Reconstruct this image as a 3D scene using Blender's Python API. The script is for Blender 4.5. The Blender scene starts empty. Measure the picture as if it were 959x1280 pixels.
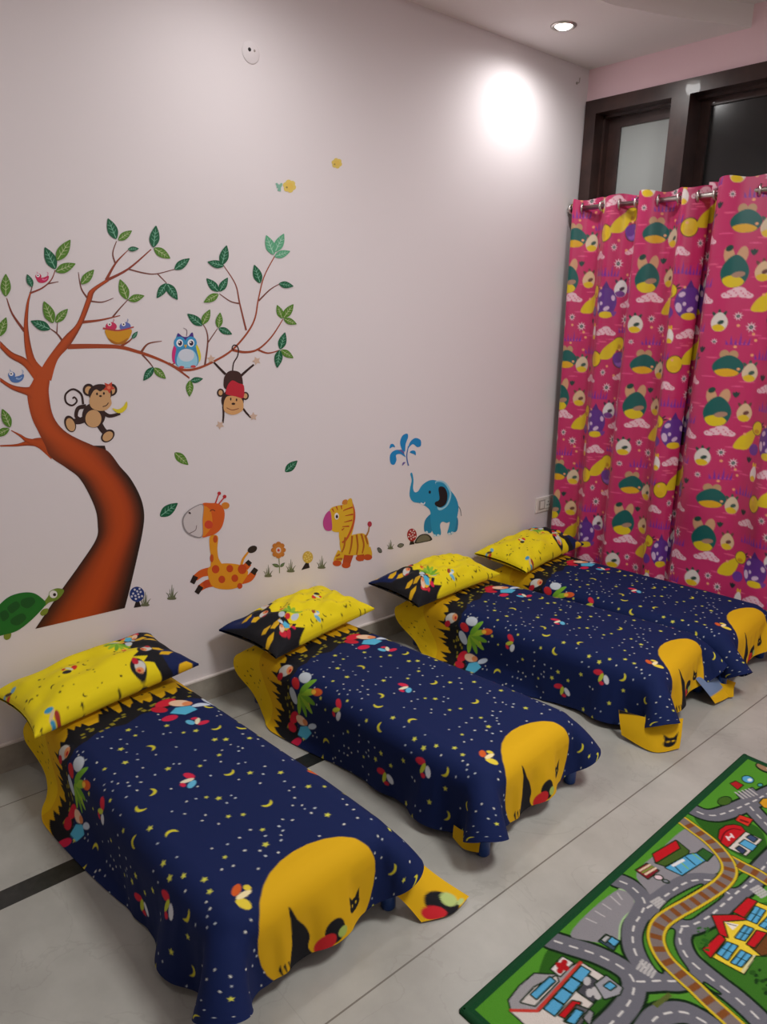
import bpy, math, random
import numpy as np
from mathutils import Matrix, Vector

# ------------------------------------------------------------------ camera, light, exposure
SC = bpy.context.scene
COL = SC.collection
W_PX, H_PX, F_PX = 959, 1280, 921.86
YAW, PITCH, ROLL = math.radians(48.8674), math.radians(15.3455), math.radians(1.0709)
CAM = np.array([2.4212, 0.0, 1.5])
_cy, _sy, _cp, _sp = math.cos(YAW), math.sin(YAW), math.cos(PITCH), math.sin(PITCH)
FWD = np.array([-_sy*_cp, _cy*_cp, -_sp])
_r0 = np.array([_cy, _sy, 0.0]); _u0 = np.cross(_r0, FWD)
RGT = math.cos(ROLL)*_r0 + math.sin(ROLL)*_u0
UPV = -math.sin(ROLL)*_r0 + math.cos(ROLL)*_u0
cd = bpy.data.cameras.new('camera')
cd.sensor_fit = 'AUTO'; cd.sensor_width = 36.0; cd.lens = F_PX*36.0/H_PX; cd.clip_start = 0.02
cam = bpy.data.objects.new('camera', cd); COL.objects.link(cam)
cam.matrix_world = Matrix(((RGT[0], UPV[0], -FWD[0], CAM[0]), (RGT[1], UPV[1], -FWD[1], CAM[1]),
                           (RGT[2], UPV[2], -FWD[2], CAM[2]), (0, 0, 0, 1)))
SC.camera = cam
SC.view_settings.view_transform = 'Standard'; SC.view_settings.look = 'None'
SC.view_settings.exposure = -0.22; SC.view_settings.gamma = 1.0
SC.view_settings.use_curve_mapping = False
wd = bpy.data.worlds.new('night'); SC.world = wd; wd.use_nodes = True
wd.node_tree.nodes['Background'].inputs[0].default_value = (0.010, 0.011, 0.014, 1)
wd.node_tree.nodes['Background'].inputs[1].default_value = 1.0
# downlights: (x, y, watts); first seen, second inferred from the wall glow, others added; fixtures below
SOFFIT_Z, CEIL_Z, BACK_Y = 2.65, 2.735, 3.40
LAMPS = [(0.26, 2.83, 21.0), (0.50, 1.36, 18.0), (0.50, -0.10, 13.0), (3.7, 2.5, 24.0), (3.7, 0.6, 16.0), (2.1, -1.6, 10.0)]
LAMP_COL = (1.0, 0.985, 0.97)
FILL_W = 56.0

# ------------------------------------------------------------------ small helpers
def ray(px, py):
    return ((px-W_PX/2)*RGT-(py-H_PX/2)*UPV)/F_PX+FWD
def wall_yz(px, py):                       # a point of the left wall, measured off the photograph
    d = ray(px, py); t = -CAM[0]/d[0]; p = CAM+t*d
    return (p[1], p[2])
def floor_xy(px, py, z=0.0):
    d = ray(px, py); t = (z-CAM[2])/d[2]; p = CAM+t*d
    return (p[0], p[1])
def lin(c):
    c = np.asarray(c, float)/255.0
    return np.where(c <= 0.04045, c/12.92, ((c+0.055)/1.055)**2.4)
def rgba(c): return tuple(lin(c))+(1.0,)

def mat(name, color=(200, 200, 200), rough=0.6, metal=0.0, spec=0.5, emit=None, estr=0.0, attr=None, bump=None, sheen=0.0, coat=0.0):
    m = bpy.data.materials.new(name); m.use_nodes = True
    nt = m.node_tree; b = nt.nodes['Principled BSDF']
    b.inputs['Base Color'].default_value = rgba(color)
    b.inputs['Roughness'].default_value = rough; b.inputs['Metallic'].default_value = metal
    b.inputs['Specular IOR Level'].default_value = spec
    b.inputs['Sheen Weight'].default_value = sheen; b.inputs['Coat Weight'].default_value = coat
    if emit is not None:
        b.inputs['Emission Color'].default_value = tuple(emit)+(1,); b.inputs['Emission Strength'].default_value = estr
    if attr:
        a = nt.nodes.new('ShaderNodeAttribute'); a.attribute_name = attr
        nt.links.new(a.outputs['Color'], b.inputs['Base Color'])
    if bump:
        sc, st, dist = bump
        tc = nt.nodes.new('ShaderNodeTexCoord'); n = nt.nodes.new('ShaderNodeTexNoise'); bp = nt.nodes.new('ShaderNodeBump')
        n.inputs['Scale'].default_value = sc; n.inputs['Detail'].default_value = 4
        nt.links.new(tc.outputs['Object'], n.inputs['Vector']); nt.links.new(n.outputs['Fac'], bp.inputs['Height'])
        bp.inputs['Strength'].default_value = st; bp.inputs['Distance'].default_value = dist
        nt.links.new(bp.outputs['Normal'], b.inputs['Normal'])
    return m

def mottled(m, c1, c2, scale, detail=6, lo=0.35, hi=0.65):   # noise-mixed base colour
    nt = m.node_tree; b = nt.nodes['Principled BSDF']
    tc = nt.nodes.new('ShaderNodeTexCoord'); n = nt.nodes.new('ShaderNodeTexNoise'); r = nt.nodes.new('ShaderNodeValToRGB')
    n.inputs['Scale'].default_value = scale; n.inputs['Detail'].default_value = detail; n.inputs['Roughness'].default_value = 0.6
    r.color_ramp.elements[0].position = lo; r.color_ramp.elements[1].position = hi
    r.color_ramp.elements[0].color = rgba(c1); r.color_ramp.elements[1].color = rgba(c2)
    nt.links.new(tc.outputs['Object'], n.inputs['Vector']); nt.links.new(n.outputs['Fac'], r.inputs['Fac'])
    nt.links.new(r.outputs['Color'], b.inputs['Base Color'])
    return r

def tag(o, label=None, cat=None, group=None, kind=None):
    if label: o['label'] = label
    if cat: o['category'] = cat
    if group: o['group'] = group
    if kind: o['kind'] = kind
    return o
def empty(name, loc=(0, 0, 0), rz=0.0):
    o = bpy.data.objects.new(name, None); COL.objects.link(o)
    o.location = loc; o.rotation_euler = (0, 0, rz); o.empty_display_size = 0.05
    return o
def link(name, me, parent=None):
    o = bpy.data.objects.new(name, me); COL.objects.link(o)
    if parent: o.parent = parent
    return o

class MB:                                   # collects polygons, linked as one mesh
    def __init__(s): s.v = []; s.f = []; s.sm = []
    def add(s, vs, fs, smooth=False):
        b = len(s.v); s.v += [tuple(map(float, p)) for p in vs]
        s.f += [tuple(b+i for i in f) for f in fs]; s.sm += [smooth]*len(fs)
        return s
    def box(s, x0, x1, y0, y1, z0, z1):
        v = [(x, y, z) for x in (x0, x1) for y in (y0, y1) for z in (z0, z1)]
        return s.add(v, [(0, 1, 3, 2), (4, 6, 7, 5), (0, 4, 5, 1), (2, 3, 7, 6), (0, 2, 6, 4), (1, 5, 7, 3)])
    def tube(s, a, b, r0, r1=None, n=20, caps=True):
        r1 = r0 if r1 is None else r1
        a, b = np.array(a, float), np.array(b, float); d = (b-a)/np.linalg.norm(b-a)
        h = np.array([0, 0, 1.0]) if abs(d[2]) < 0.9 else np.array([1.0, 0, 0])
        e = np.cross(d, h); e /= np.linalg.norm(e); g = np.cross(d, e)
        ang = [2*math.pi*i/n for i in range(n)]
        v = [a+r0*(math.cos(t)*e+math.sin(t)*g) for t in ang]+[b+r1*(math.cos(t)*e+math.sin(t)*g) for t in ang]
        s.add(v, [(i, (i+1) % n, n+(i+1) % n, n+i) for i in range(n)], True)
        if caps: s.add(v, [tuple(range(n-1, -1, -1)), tuple(range(n, 2*n))])
        return s
    def lathe(s, c, prof, axis='z', n=32):      # prof: (radius, height) pairs
        v = []
        for r, h in prof:
            for i in range(n):
                t = 2*math.pi*i/n; p = (r*math.cos(t), r*math.sin(t), h)
                if axis == 'x': p = (h, p[0], p[1])
                if axis == 'y': p = (p[0], h, p[1])
                v.append((c[0]+p[0], c[1]+p[1], c[2]+p[2]))
        f = [(k*n+i, k*n+(i+1) % n, (k+1)*n+(i+1) % n, (k+1)*n+i) for k in range(len(prof)-1) for i in range(n)]
        return s.add(v, f, True)
    def torus(s, c, R, r, axis, n=24, m=10):
        ax = np.array(axis, float); ax /= np.linalg.norm(ax)
        h = np.array([0, 0, 1.0]) if abs(ax[2]) < 0.9 else np.array([1.0, 0, 0])
        e = np.cross(ax, h); e /= np.linalg.norm(e); g = np.cross(ax, e)
        v = [np.array(c)+(R+r*math.cos(q))*(math.cos(p)*e+math.sin(p)*g)+r*math.sin(q)*ax
             for p in [2*math.pi*i/n for i in range(n)] for q in [2*math.pi*j/m for j in range(m)]]
        return s.add(v, [(i*m+j, ((i+1) % n)*m+j, ((i+1) % n)*m+(j+1) % m, i*m+(j+1) % m) for i in range(n) for j in range(m)], True)
    def build(s, name, m, parent=None, bevel=0.0):
        me = bpy.data.meshes.new(name); me.from_pydata(s.v, [], s.f); me.materials.append(m)
        me.polygons.foreach_set('use_smooth', s.sm); me.update()
        import bmesh
        bm = bmesh.new(); bm.from_mesh(me); bmesh.ops.remove_doubles(bm, verts=bm.verts, dist=1e-6)
        bmesh.ops.recalc_face_normals(bm, faces=bm.faces); bm.to_mesh(me); bm.free()
        o = link(name, me, parent)
        if bevel:
            md = o.modifiers.new('bevel', 'BEVEL'); md.width = bevel; md.segments = 3; md.limit_method = 'ANGLE'
        return o

def grid_mesh(name, P, C, m, parent=None, wrap=False):   # P (nu,nv,3) surface, C matching print colours
    nu, nv = P.shape[:2]
    idx = np.arange(nu*nv).reshape(nu, nv)
    q = np.stack([idx[:-1, :-1], idx[1:, :-1], idx[1:, 1:], idx[:-1, 1:]], -1).reshape(-1, 4)
    me = bpy.data.meshes.new(name)
    me.vertices.add(nu*nv); me.vertices.foreach_set('co', P.astype(np.float32).ravel())
    me.loops.add(q.size); me.loops.foreach_set('vertex_index', q.astype(np.int32).ravel())
    me.polygons.add(len(q)); me.polygons.foreach_set('loop_start', np.arange(0, q.size, 4, dtype=np.int32))
    me.polygons.foreach_set('use_smooth', np.ones(len(q), bool))
    me.update(calc_edges=True)
    if C is not None:
        a = me.color_attributes.new('print', 'FLOAT_COLOR', 'POINT')
        c4 = np.ones((nu*nv, 4), np.float32); c4[:, :3] = C.reshape(-1, 3); a.data.foreach_set('color', c4.ravel())
    me.materials.append(m); me.validate()
    return link(name, me, parent)

def crom(pts, n=6, closed=False):               # Catmull-Rom through 2-D points
    p = np.array(pts, float); N = len(p); out = []
    for i in range(N if closed else N-1):
        a, b, c, d = (p[(i-1) % N], p[i], p[(i+1) % N], p[(i+2) % N]) if closed else (p[max(i-1, 0)], p[i], p[i+1], p[min(i+2, N-1)])
        for k in range(n):
            t = k/n
            out.append(0.5*((2*b)+(c-a)*t+(2*a-5*b+4*c-d)*t*t+(3*b-a-3*c+d)*t**3))
    if not closed: out.append(p[-1])
    return np.array(out)
def ell(cx, cy, rx, ry=None, rot=0.0, n=28):
    ry = rx if ry is None else ry; t = np.linspace(0, 2*math.pi, n, endpoint=False); r = math.radians(rot)
    x, y = rx*np.cos(t), ry*np.sin(t)
    return np.stack([cx+x*math.cos(r)-y*math.sin(r), cy+x*math.sin(r)+y*math.cos(r)], 1)
def star(cx, cy, r, rot=0.0, k=5, inner=0.45):
    t = np.arange(2*k)*math.pi/k+rot; rr = np.where(np.arange(2*k) % 2 == 0, r, r*inner)
    return np.stack([cx+rr*np.cos(t), cy+rr*np.sin(t)], 1)
def crescent(cx, cy, r, rot=0.0, n=14):
    a = np.linspace(-1.75, 1.75, n); o = np.stack([r*np.cos(a), r*np.sin(a)], 1)
    e = o[-1]; b = np.linspace(1, -1, n)
    i = np.stack([e[0]+(1-b**2)*r*0.62, b*e[1]], 1)
    p = np.vstack([o, i[1:-1]]); c, s = math.cos(rot), math.sin(rot)
    return np.stack([cx+p[:, 0]*c-p[:, 1]*s, cy+p[:, 0]*s+p[:, 1]*c], 1)
def ribbon(pts, w0, w1=None, n=5):               # tapered stroke outline along a smooth line
    p = crom(pts, n); w1 = w0 if w1 is None else w1
    d = np.gradient(p, axis=0); d /= np.linalg.norm(d, axis=1, keepdims=True)+1e-9
    nrm = np.stack([-d[:, 1], d[:, 0]], 1); w = np.linspace(w0, w1, len(p))[:, None]/2
    return np.vstack([p+nrm*w, (p-nrm*w)[::-1]])

class Canvas:                                    # woven / printed colour per point of a cloth grid, in metres
    def __init__(s, lu, lv, res, bg):
        s.res = res; s.nu, s.nv = int(round(lu/res))+1, int(round(lv/res))+1
        s.a = np.empty((s.nu, s.nv, 3)); s.a[:] = lin(bg)
    def _win(s, lo, hi):
        i0 = max(int(lo[0]/s.res)-1, 0); i1 = min(int(hi[0]/s.res)+3, s.nu)
        j0 = max(int(lo[1]/s.res)-1, 0); j1 = min(int(hi[1]/s.res)+3, s.nv)
        return i0, i1, j0, j1
    def _blend(s, w, cov, c):
        i0, i1, j0, j1 = w; v = s.a[i0:i1, j0:j1]; v += cov[..., None]*(lin(c)-v)
    def poly(s, pts, c, ss=3):
        p = np.asarray(pts, float); w = s._win(p.min(0), p.max(0)); i0, i1, j0, j1 = w
        if i1 <= i0 or j1 <= j0: return
        off = (np.arange(ss)-(ss-1)/2)/ss
        U = ((np.arange(i0, i1)[:, None]+off).ravel()*s.res)[:, None]; V = ((np.arange(j0, j1)[:, None]+off).ravel()*s.res)[None, :]
        ins = np.zeros((U.size, V.size), bool); q = np.roll(p, -1, 0)
        for (x0, y0), (x1, y1) in zip(p, q):
            if y0 == y1: continue
            cr = ((y0 > V) != (y1 > V))
            ins ^= cr & (U < (x1-x0)*(V-y0)/(y1-y0)+x0)
        cov = ins.reshape(i1-i0, ss, j1-j0, ss).mean((1, 3)); s._blend(w, cov, c)
    def stroke(s, pts, width, c):
        p = np.asarray(pts, float); r = width/2; w = s._win(p.min(0)-r, p.max(0)+r); i0, i1, j0, j1 = w
        if i1 <= i0 or j1 <= j0: return
        U = (np.arange(i0, i1)*s.res)[:, None]; V = (np.arange(j0, j1)*s.res)[None, :]
        best = np.full((i1-i0, j1-j0), 1e9)
        for a, b in zip(p[:-1], p[1:]):
            d = b-a; L = d@d+1e-12
            t = np.clip(((U-a[0])*d[0]+(V-a[1])*d[1])/L, 0, 1)
            best = np.minimum(best, (U-a[0]-t*d[0])**2+(V-a[1]-t*d[1])**2)
        s._blend(w, np.clip((r-np.sqrt(best))/s.res+0.5, 0, 1), c)
    def dashes(s, pts, width, c, on, off):
        p = np.asarray(pts, float); seg = np.linalg.norm(np.diff(p, axis=0), axis=1); L = np.concatenate([[0], np.cumsum(seg)])
        t = off/2
        while t+on < L[-1]:
            q = np.linspace(t, t+on, 4); s.stroke(np.stack([np.interp(q, L, p[:, 0]), np.interp(q, L, p[:, 1])], 1), width, c); t += on+off

# ------------------------------------------------------------------ materials
M = {}
M['wall'] = mat('wall_paint', (225, 218, 220), 0.75, spec=0.25, bump=(180, 0.06, 0.002))
M['pink'] = mat('pink_wall_paint', (244, 212, 219), 0.75, spec=0.25, bump=(180, 0.06, 0.002))
M['ceil'] = mat('ceiling_paint', (236, 230, 230), 0.85, spec=0.2)
M['plain'] = mat('plain_paint', (214, 204, 200), 0.85, spec=0.2)
M['skirt'] = mat('marble_skirting', (170, 163, 152), 0.35); mottled(M['skirt'], (142, 136, 126), (176, 169, 158), 7)
M['skirt_highlight'] = mat('white_highlight', (225, 215, 210), 0.5)
M['strip'] = mat('dark_granite', (34, 36, 34), 0.3); mottled(M['strip'], (24, 27, 26), (42, 43, 40), 40)
M['wood'] = mat('dark_brown_wood', (58, 38, 34), 0.32, spec=0.5, coat=0.15)
r_ = mottled(M['wood'], (44, 28, 26), (66, 44, 39), 9)
M['steel'] = mat('brushed_steel', (200, 196, 190), 0.28, metal=1.0)
M['white_plastic'] = mat('white_plastic', (228, 220, 214), 0.4)
M['grey_plastic'] = mat('grey_plastic', (170, 160, 154), 0.45)
M['black'] = mat('black_plastic', (22, 20, 20), 0.5)
M['frost'] = mat('frosted_glass', (172, 179, 177), 0.42, spec=0.5)
M['dark_glass'] = mat('dark_glass', (22, 23, 23), 0.18, spec=0.6)
M['blue_plastic'] = mat('blue_plastic', (24, 62, 128), 0.4)
M['blue_canvas'] = mat('blue_mattress_cover', (30, 52, 104), 0.8)
M['fabric'] = mat('printed_cotton', (40, 50, 90), 0.82, spec=0.25, attr='print', bump=(420, 0.18, 0.001))
M['pillow'] = mat('printed_pillow_cotton', (230, 210, 20), 0.8, spec=0.25, attr='print', bump=(60, 0.12, 0.004), sheen=0.05)
M['curtain'] = mat('printed_satin', (220, 70, 130), 0.42, spec=0.5, attr='print', bump=(300, 0.1, 0.001), sheen=0.1)
M['rug'] = mat('rug_pile', (80, 140, 50), 0.95, spec=0.1, attr='print', bump=(500, 0.8, 0.003))
M['rug_edge'] = mat('green_rug_binding', (22, 66, 38), 0.9, spec=0.15, bump=(600, 0.8, 0.002))
M['sticker'] = mat('sticker_print', (200, 100, 50), 0.55, spec=0.35, attr='print')

def floor_material():
    m = mat('marble_floor', (180, 172, 160), 0.30, spec=0.5)
    nt = m.node_tree; b = nt.nodes['Principled BSDF']; L = nt.links
    r = mottled(m, (150, 149, 142), (180, 179, 171), 2.6, 9, 0.3, 0.7)
    ng = nt.nodes.new('ShaderNodeNewGeometry')
    n2 = nt.nodes.new('ShaderNodeTexNoise'); n2.inputs['Scale'].default_value = 3.1; n2.inputs['Detail'].default_value = 8
    n2.inputs['Distortion'].default_value = 1.2
    L.new(ng.outputs['Position'], n2.inputs['Vector'])
    def math_(op, a, bb=None):
        n = nt.nodes.new('ShaderNodeMath'); n.operation = op
        for i, x in enumerate((a, bb)):
            if x is None: continue
            if isinstance(x, (int, float)): n.inputs[i].default_value = x
            else: L.new(x, n.inputs[i])
        return n.outputs[0]
    vein = math_('LESS_THAN', math_('ABSOLUTE', math_('SUBTRACT', n2.outputs['Fac'], 0.5)), 0.006)
    sp = nt.nodes.new('ShaderNodeSeparateXYZ'); L.new(ng.outputs['Position'], sp.inputs[0])
    sx = math_('LESS_THAN', math_('ABSOLUTE', math_('SUBTRACT', math_('PINGPONG', math_('SUBTRACT', sp.outputs[0], 1.41), 0.61), 0.0)), 0.0022)
    sy = math_('LESS_THAN', math_('PINGPONG', math_('SUBTRACT', sp.outputs[1], 1.93), 0.61), 0.0012)
    f = math_('MAXIMUM', math_('MAXIMUM', sx, math_('MULTIPLY', sy, 0.16)), math_('MULTIPLY', vein, 0.12))
    mx = nt.nodes.new('ShaderNodeMix'); mx.data_type = 'RGBA'
    L.new(math_('MULTIPLY', f, 0.75), mx.inputs[0]); L.new(r.outputs['Color'], mx.inputs[6]); mx.inputs[7].default_value = rgba((84, 76, 68))
    L.new(mx.outputs[2], b.inputs['Base Color'])
    return m
M['floor'] = floor_material()

# ------------------------------------------------------------------ the room
X1, Y0 = 4.4, -2.2
def struct(name, mb, m, label, cat, parent=None):
    o = mb.build(name, m, parent)
    if parent is None: tag(o, label, cat, kind='structure')
    return o
struct('floor', MB().box(-0.1, X1+0.1, Y0-0.1, BACK_Y+0.3, -0.08, 0.0), M['floor'], 'pale marble tile floor of the room', 'floor')
struct('wall_left', MB().box(-0.12, 0.0, Y0-0.1, BACK_Y+0.3, 0.0, CEIL_Z+0.3), M['wall'], 'pale pinkish white wall carrying the tree and animal stickers', 'wall')
WX0, WX1, WZ0, WZ1 = 0.008, 1.72, 0.9, 2.505
bw = MB()
bw.box(0.0, WX0, BACK_Y, BACK_Y+0.2, 0.0, CEIL_Z+0.3); bw.box(WX1, X1, BACK_Y, BACK_Y+0.2, 0.0, CEIL_Z+0.3)
bw.box(WX0, WX1, BACK_Y, BACK_Y+0.2, 0.0, WZ0); bw.box(WX0, WX1, BACK_Y, BACK_Y+0.2, WZ1, CEIL_Z+0.3)
struct('wall_back', bw, M['pink'], 'pink wall around the window above the curtains', 'wall')
struct('wall_right', MB().box(X1, X1+0.12, Y0-0.1, BACK_Y+0.3, 0.0, CEIL_Z+0.3), M['plain'], 'plain pale wall on the right, outside the view', 'wall')
struct('wall_front', MB().box(-0.1, X1+0.1, Y0-0.12, Y0, 0.0, CEIL_Z+0.3), M['plain'], 'plain pale wall behind the viewer', 'wall')
struct('ceiling', MB().box(-0.1, X1+0.1, Y0-0.1, BACK_Y+0.3, CEIL_Z, CEIL_Z+0.1), M['ceil'], 'white upper ceiling above the lowered border', 'ceiling')
# lowered border along the left wall with a bowed edge
edge = crom([(0.78, Y0), (0.70, 0.2), (0.64, 1.3), (0.52, 2.2), (0.51, 2.713), (0.559, 2.898), (0.625, 3.084), (0.707, 3.255), (0.78, BACK_Y)], 8)
n_ = len(edge); sv = []; sf = []
for z in (SOFFIT_Z, CEIL_Z): sv += [(0.0, y, z) for x, y in edge]+[(x, y, z) for x, y in edge]
for i in range(n_-1):
    sf += [(i, i+1, n_+i+1, n_+i), (2*n_+i, 3*n_+i, 3*n_+i+1, 2*n_+i+1), (n_+i, n_+i+1, 3*n_+i+1, 3*n_+i)]
struct('trim_1', MB().add(sv, sf), M['ceil'], 'lowered white ceiling border with curved edge along the sticker wall', 'ceiling border')
struct('trim_2', MB().box(0.557, 0.624, Y0, BACK_Y-0.001, 0.0, 0.0012), M['strip'], 'narrow black stone strip let into the floor under the beds', 'floor strip')
bb = struct('baseboard_left', MB().box(0.0, 0.012, Y0, BACK_Y, 0.0, 0.095), M['skirt'], 'grey marble skirting along the sticker wall', 'skirting')
struct('skirting_highlight', MB().box(0.0, 0.014, Y0, BACK_Y, 0.095, 0.101), M['skirt_highlight'], '', '', bb)  # bevel highlight along the skirting top, laid in as a pale strip

# window: brown frame with a frosted pane on the left and a dark pane on the right
win = tag(empty('window_1', (WX0, BACK_Y, WZ0)), 'dark brown window with a frosted pane and a dark pane above the curtains', 'window', kind='structure')
def wpart(name, mb, m, bevel=0.0, parent=None):
    for k, v in enumerate(mb.v): mb.v[k] = (v[0]-WX0, v[1]-BACK_Y, v[2]-WZ0) if parent is None else v
    o = mb.build(name, m, parent or win, bevel); return o
yf, yi = BACK_Y-0.018, BACK_Y+0.05
wf = MB()
wf.box(WX0, WX0+0.062, yf, yi, WZ0, WZ1); wf.box(WX1-0.062, WX1, yf, yi, WZ0, WZ1)
wf.box(WX0+0.062, WX1-0.062, yf, yi, WZ1-0.062, WZ1); wf.box(WX0+0.062, WX1-0.062, yf, yi, WZ0, WZ0+0.062)
wpart('window_frame', wf, M['wood'])
jb = MB(); jb.box(WX0, WX0+0.075, yi, BACK_Y+0.13, WZ0, WZ1); jb.box(WX1-0.075, WX1, yi, BACK_Y+0.13, WZ0, WZ1)
jb.box(WX0, WX1, yi, BACK_Y+0.13, WZ1-0.075, WZ1); jb.box(WX0, WX1, yi, BACK_Y+0.13, WZ0, WZ0+0.08)
wpart('window_jamb', jb, M['wood'])
wpart('mullion', MB().box(0.468, 0.555, yf-0.004, BACK_Y+0.13, WZ0+0.062, WZ1-0.062), M['wood'])
wpart('mullion', MB().box(1.12, 1.20, yf-0.004, BACK_Y+0.13, WZ0+0.062, WZ1-0.062), M['wood'])
sash = MB(); yb_ = BACK_Y+0.085
sash.box(WX0+0.075, WX0+0.142, yb_, yb_+0.04, WZ0+0.08, WZ1-0.075); sash.box(WX0+0.142, 0.468, yb_, yb_+0.04, WZ1-0.118, WZ1-0.075)
wpart('sash', sash, M['wood'])
wpart('frosted_pane', MB().box(WX0+0.14, 0.47, yb_+0.01, yb_+0.018, WZ0+0.08, WZ1-0.11), M['frost'])['label'] = 'pale frosted window pane'
sash = MB(); sash.box(0.555, 0.60, yb_, yb_+0.04, WZ0+0.08, WZ1-0.075); sash.box(0.60, 1.12, yb_, yb_+0.04, WZ1-0.10, WZ1-0.075)
wpart('sash', sash, M['wood'])
wpart('dark_pane', MB().box(0.598, 1.12, yb_+0.01, yb_+0.018, WZ0+0.08, WZ1-0.09), M['dark_glass'])['label'] = 'dark glossy window pane'
wpart('dark_pane', MB().box(1.20, WX1-0.07, yb_+0.01, yb_+0.018, WZ0+0.08, WZ1-0.07), M['dark_glass'])['label'] = 'dark glossy window pane'

# ------------------------------------------------------------------ recessed downlights
def downlight(x, y, watts, label, z, group=None):
    t = empty('recessed_downlight', (x, y, z)); tag(t, label, 'ceiling light', group)
    MB().lathe((0, 0, 0), [(0.036, 0.012), (0.036, -0.002), (0.040, -0.006), (0.050, -0.006), (0.054, -0.002), (0.054, 0.0)]).build('trim_ring', M['steel'], t)
    MB().lathe((0, 0, 0), [(0.0001, -0.016), (0.014, -0.0145), (0.026, -0.010), (0.034, -0.003), (0.036, 0.004)]).build('lamp_lens', M['lens'], t)
    ld = bpy.data.lights.new('downlight_lamp', 'SPOT'); ld.energy = watts; ld.color = LAMP_COL
    ld.spot_size = math.radians(174); ld.spot_blend = 0.9; ld.shadow_soft_size = 0.035
    lo = bpy.data.objects.new('downlight_lamp', ld); COL.objects.link(lo); lo.parent = t; lo.location = (0, 0, -0.03)
    return t
M['lens'] = mat('glowing_lens', (255, 250, 240), 0.4, emit=(1.0, 0.95, 0.88), estr=14.0)
downlight(*LAMPS[0], 'round lit downlight in the ceiling near the window corner', SOFFIT_Z)
off = ['round downlight in the lowered border, next along the wall, outside the view', 'added round downlight in the lowered border above the viewer, outside the view',
       'added round downlight in the ceiling on the right near the window, outside the view', 'added round downlight in the ceiling on the right side, outside the view',
       'added round downlight in the ceiling behind the viewer, outside the view']
for (x, y, w_), lb in zip(LAMPS[1:], off): downlight(x, y, w_, lb, SOFFIT_Z if x < 1 else CEIL_Z, 'ceiling downlights')  # the first follows the wall glow; the rest are added to light the room
# an unseen square lamp added in the middle of the ceiling for soft fill
bt = tag(empty('fill_lamp', (2.3, 1.8, CEIL_Z)), 'added square white fill lamp in the middle of the ceiling, outside the view', 'ceiling light')
MB().box(-0.3, 0.3, -0.3, 0.3, -0.03, 0.0).build('lamp_body', M['white_plastic'], bt, 0.004)
ad = bpy.data.lights.new('fill_lamp_light', 'AREA'); ad.shape = 'SQUARE'; ad.size = 0.55; ad.energy = FILL_W; ad.color = (1.0, 0.99, 0.98)
ao = bpy.data.objects.new('fill_lamp_light', ad); COL.objects.link(ao); ao.parent = bt; ao.location = (0, 0, -0.035)

# ------------------------------------------------------------------ beds
CENT = [0.772, 1.53, 2.36, 2.985]                # middle line of each bed across the room
ROT = [2.5, 5.0, 9.5, 5.0]                      # degrees, the foot swings towards the window
BX0, BX1, BTOP, HW, RC = 0.09, 1.275, 0.252, 0.262, 0.065
SHL, SHW = 1.42, 0.90                           # sheet length and width
HEAD_OVER = 0.07
def local_to_world(i, P):
    a = math.radians(ROT[i]); c, s = math.cos(a), math.sin(a); Q = P.copy()
    x, y = P[..., 0], P[..., 1]
    Q[..., 0] = x*c-y*s; Q[..., 1] = CENT[i]+x*s+y*c
    return Q

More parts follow.
